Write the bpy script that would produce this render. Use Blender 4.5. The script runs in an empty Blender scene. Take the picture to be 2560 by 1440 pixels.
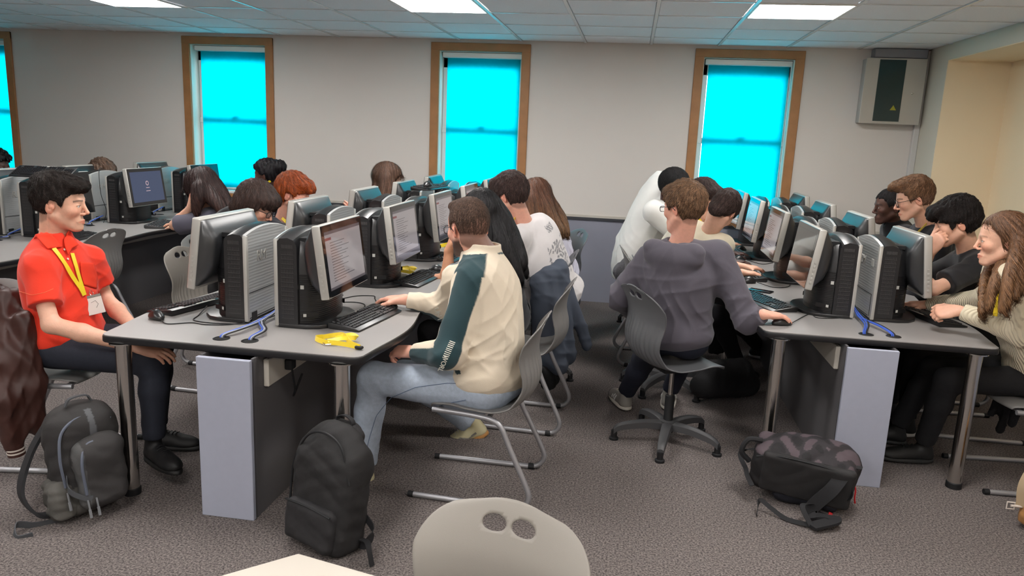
import bpy, bmesh, math, random
import numpy as np
from mathutils import Vector, Matrix
random.seed(7); rng = np.random.default_rng(7)
R = math.radians; PI = math.pi
SC = bpy.context.scene
COL = SC.collection

# ------------------------------------------------------------------ camera
H = 1.65; FPX = 1880.0
PITCH, YAW, ROLL = R(11.55), R(8.55), R(2.42)
_f = np.array([-math.sin(YAW)*math.cos(PITCH), math.cos(YAW)*math.cos(PITCH), -math.sin(PITCH)])
_r = np.array([math.cos(YAW), math.sin(YAW), 0.0]); _u = np.cross(_r, _f)
CR = math.cos(ROLL)*_r + math.sin(ROLL)*_u; CU = -math.sin(ROLL)*_r + math.cos(ROLL)*_u
cd = bpy.data.cameras.new('camera'); cam = bpy.data.objects.new('camera', cd); COL.objects.link(cam)
cd.sensor_fit = 'HORIZONTAL'; cd.sensor_width = 36.0; cd.lens = 36.0*FPX/2560.0
cd.clip_start = 0.05; cd.clip_end = 200
cam.matrix_world = Matrix(((CR[0], CU[0], -_f[0], 0), (CR[1], CU[1], -_f[1], 0), (CR[2], CU[2], -_f[2], H), (0, 0, 0, 1)))
SC.camera = cam

def at(px, py, Y):
    """place in the room, at depth Y, that was measured at this pixel of the photograph"""
    d = CR*((px-1280)/FPX) + CU*((720-py)/FPX) + _f
    return np.array([0, 0, H]) + d*(Y/d[1])

def on(px, py, z):
    """place in the room, at height z, that was measured at this pixel of the photograph"""
    d = CR*((px-1280)/FPX) + CU*((720-py)/FPX) + _f
    return np.array([0, 0, H]) + d*((z-H)/d[2])
def hit(o, px, py, off=.003):
    """point and outward normal on the surface of o (local to o) seen at this pixel of the photograph"""
    bpy.context.view_layer.update(); Mi = o.matrix_world.inverted(); d = CR*((px-1280)/FPX) + CU*((720-py)/FPX) + _f
    ok, p, n, _ = o.ray_cast(Mi @ Vector((0, 0, H)), (Mi.to_3x3() @ Vector(d)).normalized())
    if not ok: return None, None
    return np.array(p+n*off), np.array(n)
def patch(o, poly, m, name, parent, off=.004, th=.003, step=6, strip_w=None):
    """cloth piece laid on the surface of o, outline measured on the photograph"""
    xs = [p[0] for p in poly]; ys = [p[1] for p in poly]; bm = bmesh.new()
    f = bm.faces.new([bm.verts.new((x, y, 0)) for x, y in poly]); bmesh.ops.triangulate(bm, faces=[f])
    for _ in range(3): bmesh.ops.subdivide_edges(bm, edges=[e for e in bm.edges if e.calc_length() > step], cuts=1, use_grid_fill=False); bmesh.ops.triangulate(bm, faces=bm.faces[:])
    last = None; bad = []
    for v in bm.verts:
        p, n = hit(o, v.co.x, v.co.y, off)
        if p is None: bad.append(v)
        else: v.co = Vector(p)
    bmesh.ops.delete(bm, geom=bad, context='VERTS')
    bmesh.ops.solidify(bm, geom=bm.faces[:], thickness=th); bmesh.ops.recalc_face_normals(bm, faces=bm.faces[:])
    me = bpy.data.meshes.new(name)
    for f in bm.faces: f.smooth = True
    bm.to_mesh(me); bm.free(); me.materials.append(m); ob = bpy.data.objects.new(name, me); COL.objects.link(ob); ob.parent = parent; return ob
def child(t, name):
    return next(c for c in t.children if c.name.split('.')[0] == name)

# ------------------------------------------------------------------ world, exposure
W = bpy.data.worlds.new('sky'); SC.world = W; W.use_nodes = True
W.node_tree.nodes['Background'].inputs[0].default_value = (0.80, 0.90, 1.0, 1)
W.node_tree.nodes['Background'].inputs[1].default_value = 2.5
SC.view_settings.view_transform = 'Standard'; SC.view_settings.look = 'None'
SC.view_settings.gamma = 1; SC.view_settings.exposure = 0.36; SC.view_settings.use_curve_mapping = False
LAMP_STRENGTH = 26.0
DAY_STRENGTH = 36.0
WIN_X = [(-7.78, -6.765), (-4.75, -3.735), (-2.055, -1.054), (0.518, 1.515)]
for (xa, xb) in WIN_X:                                   # daylight outside each window
    ld = bpy.data.lights.new('daylight', 'AREA'); ld.shape = 'RECTANGLE'; ld.size = 1.5; ld.size_y = 2.2
    ld.energy = DAY_STRENGTH; ld.color = (0.86, 0.95, 1.0)
    lo = bpy.data.objects.new('daylight', ld); COL.objects.link(lo)
    lo.location = ((xa+xb)/2, 8.75, 1.85); lo.rotation_euler = (-PI/2, 0, 0)

# ------------------------------------------------------------------ helpers
def srgb(r, g, b):
    return tuple(((c/255)/12.92 if c/255 <= .04045 else (((c/255)+.055)/1.055)**2.4) for c in (r, g, b))
MATS = {}
def mat(name, col, rough=.5, metal=0, noise=None, bump=None, emis=None, spec=.5, coat=0, sss=0, attr=False, trans=0, alpha=1, wave=None, sheen=0):
    """procedural material; noise=(scale, amount), bump=(scale, strength), wave=(scale, strength, axis)"""
    if name in MATS: return MATS[name]
    m = bpy.data.materials.new(name); m.use_nodes = True; nt = m.node_tree; N = nt.nodes; L = nt.links
    b = N['Principled BSDF']; c4 = (*col, 1)
    b.inputs['Base Color'].default_value = c4; b.inputs['Roughness'].default_value = rough
    b.inputs['Metallic'].default_value = metal; b.inputs['Specular IOR Level'].default_value = spec
    b.inputs['Coat Weight'].default_value = coat
    b.inputs['Sheen Weight'].default_value = sheen
    if sss:
        b.inputs['Subsurface Weight'].default_value = sss; b.inputs['Subsurface Radius'].default_value = (1, .35, .2); b.inputs['Subsurface Scale'].default_value = .01
    if trans: b.inputs['Transmission Weight'].default_value = trans
    b.inputs['Alpha'].default_value = alpha
    tc = N.new('ShaderNodeTexCoord')
    src = None
    if attr:
        a = N.new('ShaderNodeVertexColor'); a.layer_name = 'Col'; src = a.outputs['Color']
    if noise:
        n = N.new('ShaderNodeTexNoise'); n.inputs['Scale'].default_value = noise[0]; n.inputs['Detail'].default_value = 3
        L.new(tc.outputs['Object'], n.inputs['Vector'])
        mr = N.new('ShaderNodeMapRange'); mr.inputs['From Min'].default_value = .25; mr.inputs['From Max'].default_value = .75
        mr.inputs['To Min'].default_value = 1-noise[1]; mr.inputs['To Max'].default_value = 1+noise[1]
        L.new(n.outputs['Fac'], mr.inputs['Value'])
        vm = N.new('ShaderNodeVectorMath'); vm.operation = 'SCALE'
        if src: L.new(src, vm.inputs[0])
        else: vm.inputs[0].default_value = col
        L.new(mr.outputs['Result'], vm.inputs['Scale']); src = vm.outputs['Vector']
    if src: L.new(src, b.inputs['Base Color'])
    hgt = None
    if bump:
        n2 = N.new('ShaderNodeTexNoise'); n2.inputs['Scale'].default_value = bump[0]; n2.inputs['Detail'].default_value = 4
        if len(bump) > 2:
            mp = N.new('ShaderNodeMapping'); mp.inputs['Scale'].default_value = bump[2]
            L.new(tc.outputs['Object'], mp.inputs['Vector']); L.new(mp.outputs['Vector'], n2.inputs['Vector'])
        else: L.new(tc.outputs['Object'], n2.inputs['Vector'])
        hgt = n2.outputs['Fac']; st = bump[1]
    if wave:
        w = N.new('ShaderNodeTexWave'); w.bands_direction = wave[2]; w.inputs['Scale'].default_value = wave[0]
        w.inputs['Distortion'].default_value = .6; w.inputs['Detail'].default_value = 1
        L.new(tc.outputs['Object'], w.inputs['Vector']); hgt = w.outputs['Fac']; st = wave[1]
    if hgt:
        bp = N.new('ShaderNodeBump'); bp.inputs['Strength'].default_value = st; bp.inputs['Distance'].default_value = .01
        L.new(hgt, bp.inputs['Height']); L.new(bp.outputs['Normal'], b.inputs['Normal'])
    if emis:
        b.inputs['Emission Color'].default_value = (*emis[0], 1); b.inputs['Emission Strength'].default_value = emis[1]
    MATS[name] = m; return m

class MB:
    """collects shapes into one mesh"""
    def __init__(s): s.v = []; s.f = []; s.m = []; s.mats = []; s.cur = 0
    def mt(s, m):
        if m not in s.mats: s.mats.append(m)
        s.cur = s.mats.index(m); return s
    def add(s, V, Fc):
        o = len(s.v); s.v += [tuple(map(float, p)) for p in V]; s.f += [tuple(i+o for i in f) for f in Fc]; s.m += [s.cur]*len(Fc); return s
    def box(s, x0, x1, y0, y1, z0, z1, M=None):
        V = [(x, y, z) for x in (x0, x1) for y in (y0, y1) for z in (z0, z1)]
        if M is not None: V = [tuple(M @ Vector(p)) for p in V]
        return s.add(V, [(0, 1, 3, 2), (4, 6, 7, 5), (0, 4, 5, 1), (2, 3, 7, 6), (0, 2, 6, 4), (1, 5, 7, 3)])
    def rbox(s, x0, x1, y0, y1, z0, z1, r=.004, seg=2, M=None):
        bm = bmesh.new(); bmesh.ops.create_cube(bm, size=1)
        for v in bm.verts: v.co = Vector(((x0+x1)/2+v.co.x*(x1-x0), (y0+y1)/2+v.co.y*(y1-y0), (z0+z1)/2+v.co.z*(z1-z0)))
        bmesh.ops.bevel(bm, geom=bm.edges[:], offset=r, segments=seg, profile=.5, affect='EDGES')
        bm.verts.ensure_lookup_table(); V = [v.co.copy() for v in bm.verts]
        if M is not None: V = [M @ p for p in V]
        s.add(V, [tuple(v.index for v in f.verts) for f in bm.faces]); bm.free(); return s
    def tube(s, pts, r, seg=10, cap=True, closed=False, flat=1.0):
        pts = [np.array(p, float) for p in pts]; n = len(pts)
        rr = r if hasattr(r, '__len__') else [r]*n
        V = []; up = np.array([0, 0, 1.0]); prev = None
        for i, p in enumerate(pts):
            if closed: t = pts[(i+1) % n]-pts[i-1]
            else: t = pts[min(i+1, n-1)]-pts[max(i-1, 0)]
            t = t/(np.linalg.norm(t)+1e-9)
            if prev is None:
                a = np.cross(t, up)
                if np.linalg.norm(a) < .1: a = np.cross(t, [1, 0, 0])
            else: a = prev - t*np.dot(prev, t)
            a = a/(np.linalg.norm(a)+1e-9); prev = a; b = np.cross(t, a)
            for k in range(seg):
                an = 2*PI*k/seg; V.append(p + a*math.cos(an)*rr[i] + b*math.sin(an)*rr[i]*flat)
        Fc = []
        for i in range(n if closed else n-1):
            j = (i+1) % n
            for k in range(seg): Fc.append((i*seg+k, i*seg+(k+1) % seg, j*seg+(k+1) % seg, j*seg+k))
        if cap and not closed: Fc += [tuple(range(seg))[::-1], tuple((n-1)*seg+k for k in range(seg))]
        return s.add(V, Fc)
    def strip(s, pts, wv, w, th=.0015):
        """flat band along pts; wv = width direction"""
        pts = [np.array(p, float) for p in pts]; n = len(pts); V = []
        for i, p in enumerate(pts):
            t = pts[min(i+1, n-1)]-pts[max(i-1, 0)]; t = t/(np.linalg.norm(t)+1e-9)
            a = np.array(wv[i] if isinstance(wv, list) else wv, float); a = a-t*np.dot(a, t); a /= np.linalg.norm(a)+1e-9; b = np.cross(t, a)
            for x, y in ((-1, -1), (1, -1), (1, 1), (-1, 1)): V.append(p+a*w/2*x+b*th/2*y)
        Fc = [(0, 3, 2, 1), tuple((n-1)*4+k for k in range(4))]
        for i in range(n-1):
            for k in range(4): Fc.append((i*4+k, i*4+(k+1) % 4, (i+1)*4+(k+1) % 4, (i+1)*4+k))
        return s.add(V, Fc)
    def lathe(s, prof, c=(0, 0, 0), seg=24, M=None):
        V = []; n = len(prof)
        for r, z in prof:
            for k in range(seg):
                a = 2*PI*k/seg; p = Vector((r*math.cos(a), r*math.sin(a), z))
                if M is not None: p = M @ p
                V.append(p+Vector(c))
        Fc = [(i*seg+k, i*seg+(k+1) % seg, (i+1)*seg+(k+1) % seg, (i+1)*seg+k) for i in range(n-1) for k in range(seg)]
        Fc += [tuple(range(seg))[::-1], tuple((n-1)*seg+k for k in range(seg))]
        return s.add(V, Fc)
    def prism(s, poly, z0, z1, ax='z', bev=0, M=None):
        """poly = 2D outline; extruded along ax"""
        bm = bmesh.new()
        def P(a, b, c): return {'z': (a, b, c), 'y': (a, c, b), 'x': (c, a, b)}[ax]
        vs = [bm.verts.new(P(a, b, z0)) for a, b in poly]; f = bm.faces.new(vs)
        r = bmesh.ops.extrude_face_region(bm, geom=[f]); 
        for v in [g for g in r['geom'] if isinstance(g, bmesh.types.BMVert)]:
            i = {'z': 2, 'y': 1, 'x': 0}[ax]; v.co[i] = z1
        bmesh.ops.recalc_face_normals(bm, faces=bm.faces[:])
        if bev:
            i = {'z': 2, 'y': 1, 'x': 0}[ax]
            ed = [e for e in bm.edges if abs(e.verts[0].co[i]-e.verts[1].co[i]) < 1e-6]
            bmesh.ops.bevel(bm, geom=ed, offset=bev, segments=2, profile=.5, affect='EDGES')
        bm.verts.ensure_lookup_table(); V = [v.co.copy() for v in bm.verts]
        if M is not None: V = [M @ p for p in V]
        s.add(V, [tuple(v.index for v in f.verts) for f in bm.faces]); bm.free(); return s
    def build(s, name, m=None, parent=None, smooth=True, angle=35):
        me = bpy.data.meshes.new(name); me.from_pydata(s.v, [], s.f)
        if m is not None: me.materials.append(m)
        else:
            for q in s.mats: me.materials.append(q)
            me.polygons.foreach_set('material_index', s.m)
        bm = bmesh.new(); bm.from_mesh(me); bmesh.ops.recalc_face_normals(bm, faces=bm.faces[:])
        if smooth:
            for f in bm.faces: f.smooth = True
            for e in bm.edges:
                if len(e.link_faces) == 2 and e.calc_face_angle(0) > R(angle): e.smooth = False
        bm.to_mesh(me); bm.free()
        o = bpy.data.objects.new(name, me); COL.objects.link(o)
        if parent is not None: o.parent = parent
        return o

def thing(name, label, cat, loc=(0, 0, 0), rz=0, group=None):
    o = bpy.data.objects.new(name, None); COL.objects.link(o); o.empty_display_size = .1
    o.location = loc; o.rotation_euler = (0, 0, rz); return tag(o, label, cat, group)
def tag(o, label, cat, group=None):
    o['label'] = label; o['category'] = cat
    if group: o['group'] = group
    return o
def struct(o): o['kind'] = 'structure'; return o
def dup(root, loc, rz, label, group=None):
    def cp(o, par):
        c = o.copy(); COL.objects.link(c)
        if par is not None: c.parent = par
        for ch in list(o.children): cp(ch, c)
        return c
    r = cp(root, None); r.location = loc; r.rotation_euler = (0, 0, rz); r['label'] = label
    if group: r['group'] = group
    return r
def text_mesh(name, body, size, M, m, parent=None, ext=.0004, align='CENTER', xs=1):
    cu = bpy.data.curves.new(name, 'FONT'); cu.body = body; cu.size = size; cu.extrude = ext; cu.align_x = align; cu.align_y = 'CENTER'
    t = bpy.data.objects.new('tmp', cu); COL.objects.link(t)
    bpy.context.view_layer.update()
    me = bpy.data.meshes.new_from_object(t.evaluated_get(bpy.context.evaluated_depsgraph_get()))
    me.transform(M @ Matrix.Diagonal((xs, 1, 1, 1))); me.name = name; bpy.data.objects.remove(t)
    me.materials.clear(); me.materials.append(m)
    o = bpy.data.objects.new(name, me); COL.objects.link(o)
    if parent is not None: o.parent = parent
    return o
def frame(o, ex, ey, ez):
    """matrix with origin o and axes ex, ey, ez"""
    return Matrix(((ex[0], ey[0], ez[0], o[0]), (ex[1], ey[1], ez[1], o[1]), (ex[2], ey[2], ez[2], o[2]), (0, 0, 0, 1)))
def bez(p, n=12):
    """smooth curve through points (Catmull-Rom)"""
    p = [np.array(q, float) for q in p]; p = [2*p[0]-p[1]]+p+[2*p[-1]-p[-2]]; out = []
    for i in range(1, len(p)-2):
        for k in range(n):
            t = k/n; out.append(.5*((2*p[i])+(-p[i-1]+p[i+1])*t+(2*p[i-1]-5*p[i]+4*p[i+1]-p[i+2])*t*t+(-p[i-1]+3*p[i]-3*p[i+1]+p[i+2])*t**3))
    out.append(p[-2]); return out

# ------------------------------------------------------------------ distance-field modeller (for bodies, clothes, bags)
def nrm(v): v = np.array(v, float); return v/(np.linalg.norm(v)+1e-12)
class Field:
    def __init__(s, lo, hi, h):
        s.h = h; s.lo = np.array(lo, float); s.n = np.maximum(4, np.ceil((np.array(hi)-s.lo)/h).astype(int)+1)
        s.D = np.full(s.n, 1.0, np.float32)
        s.ax = [(s.lo[i]+np.arange(s.n[i])*h).astype(np.float32) for i in range(3)]
    def sub(s, lo, hi):
        a = np.clip(np.floor((np.array(lo)-s.lo)/s.h).astype(int), 0, s.n); b = np.clip(np.ceil((np.array(hi)-s.lo)/s.h).astype(int)+1, 0, s.n)
        if (b <= a).any(): return None
        sl = tuple(slice(a[i], b[i]) for i in range(3))
        return sl, s.ax[0][sl[0]][:, None, None], s.ax[1][sl[1]][None, :, None], s.ax[2][sl[2]][None, None, :]
    def put(s, lo, hi, fn, k, mode):
        q = s.sub(lo, hi)
        if q is None: return s
        sl, X, Y, Z = q; d = fn(X, Y, Z).astype(np.float32); D = s.D[sl]
        k = max(k, 1e-5)
        if mode == 'u': m = np.maximum(k-np.abs(D-d), 0)/k; s.D[sl] = np.minimum(D, d)-m*m*k*.25
        elif mode == 's': d = -d; m = np.maximum(k-np.abs(D-d), 0)/k; s.D[sl] = np.maximum(D, d)+m*m*k*.25
        return s
    def cap(s, a, b, ra, rb=None, k=.01, mode='u', flat=None):
        rb = ra if rb is None else rb; a = np.array(a, float); b = np.array(b, float); ab = b-a; L2 = max(ab@ab, 1e-12); pad = max(ra, rb)+k+s.h*3
        e = ab/math.sqrt(L2)
        def fn(X, Y, Z):
            x, y, z = X-a[0], Y-a[1], Z-a[2]; t = (x*ab[0]+y*ab[1]+z*ab[2])/L2
            tc = np.clip(t, 0, 1); d = np.sqrt((x-tc*ab[0])**2+(y-tc*ab[1])**2+(z-tc*ab[2])**2)-(ra+(rb-ra)*tc)
            if flat: d = np.maximum(d, (t-1)*math.sqrt(L2))
            return d
        return s.put(np.minimum(a, b)-pad, np.maximum(a, b)+pad, fn, k, mode)
    def ell(s, c, r, M=None, k=.01, mode='u'):
        c = np.array(c, float); r = np.array(r, float); M = np.eye(3) if M is None else M; pad = max(r)+k+s.h*3
        def fn(X, Y, Z):
            x, y, z = X-c[0], Y-c[1], Z-c[2]
            q = [(x*M[0, i]+y*M[1, i]+z*M[2, i])/r[i] for i in range(3)]
            k0 = np.sqrt(q[0]**2+q[1]**2+q[2]**2); k1 = np.sqrt((q[0]/r[0])**2+(q[1]/r[1])**2+(q[2]/r[2])**2)+1e-6
            return k0*(k0-1)/k1
        return s.put(c-pad, c+pad, fn, k, mode)
    def rbox(s, c, hs, M=None, r=.02, k=.01, mode='u'):
        c = np.array(c, float); hs = np.array(hs, float)-r; M = np.eye(3) if M is None else M; pad = np.linalg.norm(hs)+r+k+s.h*3
        def fn(X, Y, Z):
            x, y, z = X-c[0], Y-c[1], Z-c[2]
            q = [np.abs(x*M[0, i]+y*M[1, i]+z*M[2, i])-hs[i] for i in range(3)]
            return np.sqrt(sum(np.maximum(w, 0)**2 for w in q))+np.minimum(np.maximum(q[0], np.maximum(q[1], q[2])), 0)-r
        return s.put(c-pad, c+pad, fn, k, mode)
    def half(s, p, n, k=.004):
        """cut away everything on the side of p that n points to"""
        n = nrm(n); X, Y, Z = s.ax[0][:, None, None], s.ax[1][None, :, None], s.ax[2][None, None, :]
        d = ((X-p[0])*n[0]+(Y-p[1])*n[1]+(Z-p[2])*n[2]).astype(np.float32)
        m = np.maximum(k-np.abs(s.D-d), 0)/k; s.D = np.maximum(s.D, d)+m*m*k*.25; return s
    def warp(s, fn, band=.04):
        i, j, k = np.nonzero(np.abs(s.D) < band); P = np.stack([s.ax[0][i], s.ax[1][j], s.ax[2][k]], 1)
        s.D[i, j, k] += fn(P).astype(np.float32); return s
    def mesh(s):
        D = s.D; D[0] = D[-1] = 1; D[:, 0] = D[:, -1] = 1; D[:, :, 0] = D[:, :, -1] = 1
        S = D < 0; n = S.shape
        cs = np.zeros((n[0]-1, n[1]-1, n[2]-1), np.int8)
        for a in (0, 1):
            for b in (0, 1):
                for c in (0, 1): cs += S[a:n[0]-1+a, b:n[1]-1+b, c:n[2]-1+c]
        act = (cs > 0) & (cs < 8); I = np.argwhere(act); idx = np.full(act.shape, -1, np.int32); idx[act] = np.arange(len(I))
        acc = np.zeros((len(I), 3)); cnt = np.zeros(len(I))
        for ax in range(3):
            o = [q for q in range(3) if q != ax]
            for u in (0, 1):
                for w in (0, 1):
                    a = I.copy(); a[:, o[0]] += u; a[:, o[1]] += w; b = a.copy(); b[:, ax] += 1
                    da = D[tuple(a.T)]; db = D[tuple(b.T)]; m = (da < 0) != (db < 0)
                    t = np.where(m, da/(da-db+1e-12), 0); P = a.astype(float); P[:, ax] += t; acc[m] += P[m]; cnt[m] += 1
        V = s.lo+acc/np.maximum(cnt, 1)[:, None]*s.h
        Q = []
        for ax in range(3):
            o = [(ax+1) % 3, (ax+2) % 3]; sa = [slice(None)]*3; sb = [slice(None)]*3; sa[ax] = slice(0, -1); sb[ax] = slice(1, None)
            A = S[tuple(sa)]; B = S[tuple(sb)]; e = np.argwhere(A != B); e = e[(e[:, o[0]] > 0) & (e[:, o[1]] > 0) & (e[:, o[0]] < n[o[0]]-1) & (e[:, o[1]] < n[o[1]]-1)]
            q = []
            for du, dw in ((1, 1), (0, 1), (0, 0), (1, 0)):
                c = e.copy(); c[:, o[0]] -= du; c[:, o[1]] -= dw; q.append(idx[tuple(c.T)])
            q = np.stack(q, 1); fl = B[tuple(e.T)]; q[fl] = q[fl][:, ::-1]; Q.append(q)
        return V, np.concatenate(Q)
def relax(V, Q, it=1, w=.5):
    E = np.concatenate([Q[:, [0, 1]], Q[:, [1, 2]], Q[:, [2, 3]], Q[:, [3, 0]]])
    for _ in range(it):
        a = np.zeros_like(V); c = np.zeros(len(V)); np.add.at(a, E[:, 0], V[E[:, 1]]); np.add.at(a, E[:, 1], V[E[:, 0]]); np.add.at(c, E[:, 0], 1); np.add.at(c, E[:, 1], 1)
        V = V*(1-w)+w*a/np.maximum(c, 1)[:, None]
    return V
def mesh_obj(name, V, Q, m, parent=None, col=None, extra=None):
    """extra = list of (verts, faces, cols) islands joined in"""
    Fs = [tuple(q) for q in Q.tolist()]; V = V.tolist() if hasattr(V, 'tolist') else V
    C = None if col is None else col.tolist()
    for e in (extra or []):
        o = len(V); V += [list(map(float, p)) for p in e[0]]; Fs += [tuple(i+o for i in f) for f in e[1]]
        if C is not None: C += [list(c) for c in e[2]]
    me = bpy.data.meshes.new(name); me.from_pydata(V, [], Fs); me.polygons.foreach_set('use_smooth', [True]*len(me.polygons))
    if C is not None:
        ca = me.color_attributes.new('Col', 'FLOAT_COLOR', 'POINT')
        ca.data.foreach_set('color', np.hstack([np.array(C, float), np.ones((len(C), 1))]).ravel())
    me.materials.append(m); me.update()
    o = bpy.data.objects.new(name, me); COL.objects.link(o)
    if parent is not None: o.parent = parent
    return o
def folds(P, amp, fr=14, seed=0, dirs=None):
    r = np.random.default_rng(seed); out = 0
    for i in range(4):
        d = nrm(r.normal(size=3)) if dirs is None else nrm(dirs[i % len(dirs)]+.25*r.normal(size=3)); e = nrm(r.normal(size=3)); ph = r.uniform(0, 6, 2)
        s = np.sin(P@d*fr*(1+.6*i)+1.3*np.sin(P@e*fr*.55+ph[0])+ph[1]); out = out+(s*np.abs(s))*amp/(1+.5*i)
    return out
# ------------------------------------------------------------------ materials of the room
M_wall = mat('wall_paint', srgb(218, 212, 206), .85, bump=(60, .05), noise=(1.5, .02))
M_wallr = mat('wall_paint_warm', srgb(244, 226, 194), .85, bump=(60, .05), noise=(1.5, .02))
M_grey = mat('wainscot_grey', srgb(146, 148, 162), .7, noise=(3, .05))
M_rail = mat('rail_dark', srgb(58, 60, 66), .5)
M_railw = mat('rail_pale', srgb(196, 190, 180), .5)
M_wood = mat('oak_trim', srgb(168, 118, 74), .5, noise=(9, .12), bump=(30, .1, (1, 1, .1)))
M_white = mat('white_gloss', srgb(232, 232, 228), .35)
M_reveal = mat('reveal_white', srgb(224, 222, 212), .6)
M_tile = mat('ceiling_tile', srgb(240, 242, 246), .9, noise=(240, .05))
M_bar = mat('ceiling_bar', srgb(232, 236, 238), .22)
M_glass = mat('window_glass', (.9, .95, .95), .02, trans=1)
M_black = mat('black_plastic', srgb(24, 24, 26), .34, spec=.75)
M_shellb = mat('black_back_shell', srgb(26, 28, 31), .40, spec=.9, coat=.4)
M_shellb.node_tree.nodes['Principled BSDF'].inputs['Coat Roughness'].default_value = .38
M_blackm = mat('black_matt', srgb(20, 21, 24), .6)
M_chrome = mat('chrome', (.62, .6, .57), .16, metal=1)
M_tube = mat('chair_tube', (.40, .40, .42), .42, metal=.6)
M_silver = mat('silver_plastic', srgb(188, 186, 180), .35, metal=.35)
M_top = mat('desk_laminate', srgb(146, 143, 141), .42, noise=(400, .06))
M_edge = mat('desk_edge', srgb(26, 26, 29), .4)
M_panel = mat('desk_panel', srgb(166, 170, 186), .55, noise=(30, .02))
M_modesty = mat('modesty_panel', srgb(92, 90, 92), .6)
M_shell = mat('chair_shell', srgb(126, 124, 122), .45, bump=(500, .05))
M_shelld = mat('chair_shell_dark', srgb(96, 97, 100), .42, bump=(500, .05))

def blind_mat():
    m = bpy.data.materials.new('cyan_blind'); m.use_nodes = True; nt = m.node_tree; nt.nodes.clear(); N = nt.nodes
    o = N.new('ShaderNodeOutputMaterial'); t = N.new('ShaderNodeBsdfTranslucent'); d = N.new('ShaderNodeBsdfDiffuse'); mx = N.new('ShaderNodeMixShader')
    t.inputs[0].default_value = (.0, .74, .92, 1); d.inputs[0].default_value = (.0, .42, .50, 1); mx.inputs[0].default_value = .72
    nt.links.new(d.outputs[0], mx.inputs[1]); nt.links.new(t.outputs[0], mx.inputs[2]); nt.links.new(mx.outputs[0], o.inputs[0]); return m
M_blind = blind_mat()
def carpet_mat():
    m = mat('carpet', srgb(92, 87, 84), .95); nt = m.node_tree; N = nt.nodes; L = nt.links; b = N['Principled BSDF']
    tc = N.new('ShaderNodeTexCoord'); n1 = N.new('ShaderNodeTexNoise'); n1.inputs['Scale'].default_value = 420; n1.inputs['Detail'].default_value = 2
    n2 = N.new('ShaderNodeTexNoise'); n2.inputs['Scale'].default_value = 120; n2.inputs['Detail'].default_value = 4
    L.new(tc.outputs['Object'], n1.inputs['Vector']); L.new(tc.outputs['Object'], n2.inputs['Vector'])
    ad = N.new('ShaderNodeMath'); ad.operation = 'ADD'; L.new(n1.outputs['Fac'], ad.inputs[0]); L.new(n2.outputs['Fac'], ad.inputs[1])
    cr = N.new('ShaderNodeValToRGB'); mr = N.new('ShaderNodeMath'); mr.operation = 'MULTIPLY'; mr.inputs[1].default_value = .5; L.new(ad.outputs[0], mr.inputs[0]); L.new(mr.outputs[0], cr.inputs[0])
    cr.color_ramp.elements[0].position = .40; cr.color_ramp.elements[0].color = (*srgb(40, 36, 37), 1)
    cr.color_ramp.elements[1].position = .62; cr.color_ramp.elements[1].color = (*srgb(146, 136, 132), 1)
    L.new(cr.outputs[0], b.inputs['Base Color'])
    bp = N.new('ShaderNodeBump'); bp.inputs['Strength'].default_value = .5; bp.inputs['Distance'].default_value = .004; L.new(n1.outputs['Fac'], bp.inputs['Height']); L.new(bp.outputs[0], b.inputs['Normal'])
    return m
M_carpet = carpet_mat()

# ------------------------------------------------------------------ room shell
YW = 7.6; XR = 2.585; XL = -8.6; YB = -3.2; ZC = 2.545; AD = .50
ZW0, ZW1 = .90, 2.515
struct(MB().box(XL-.2, XR+AD+.2, YB-.2, YW+.3, -.1, 0).build('floor', M_carpet, smooth=False))
struct(MB().box(XL-.2, XR+AD+.2, YB-.2, YW+.3, ZC+.02, ZC+.12).build('ceiling', M_tile, smooth=False))
w = MB(); xs = XL
for xa, xb in WIN_X:
    w.box(xs, xa+.085, YW, YW+.3, 0, ZC+.02); w.box(xa+.085, xb-.085, YW, YW+.3, 0, ZW0); w.box(xa+.085, xb-.085, YW, YW+.3, ZW1-.08, ZC+.02); xs = xb-.085
w.box(xs, XR+.1, YW, YW+.3, 0, ZC+.02); struct(w.build('wall_back', M_wall, smooth=False))
struct(MB().box(XL-.1, XL, YB, YW, 0, ZC+.02).build('wall_left', M_wall, smooth=False))
struct(MB().box(XL, XR+AD, YB-.1, YB, 0, ZC+.02).build('wall_front', M_wall, smooth=False))
w = MB(); w.box(XR, XR+AD+.1, 7.14, YW+.02, 0, ZC+.02); w.box(XR, XR+AD+.1, YB, 7.14, 2.42, ZC+.02)
struct(w.build('wall_right', mat('wall_paint_right', srgb(214, 210, 196), .85), smooth=False))
w = MB(); w.box(XR+AD, XR+AD+.1, YB, 7.14, 0, 2.42); w.box(XR+.004, XR+AD, 7.134, 7.14, 0, 2.42); w.box(XR+.004, XR+AD, YB, 7.14, 2.414, 2.42)
struct(w.build('wall_alcove', M_wallr, smooth=False))
# wainscot and rails
w = MB(); xs = XL
w.box(XL, XR, YW-.012, YW, .0, .84); struct(w.build('trim_1', M_grey, smooth=False))
struct(MB().box(XL, XR, YW-.03, YW, .838, .862).build('trim_2', M_rail, smooth=False))
struct(MB().box(XL, XR, YW-.014, YW, .862, .885).build('trim_3', M_railw, smooth=False))
w = MB(); w.box(XR-.014, XR, 7.14, YW, 0, .84); w.box(XR+AD-.014, XR+AD, YB, 7.13, 0, .84); struct(w.build('trim_4', M_grey, smooth=False))
w = MB(); w.box(XR-.03, XR, 7.14, YW, .838, .862); w.box(XR+AD-.03, XR+AD, YB, 7.13, .838, .862); struct(w.build('trim_5', M_rail, smooth=False))
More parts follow.
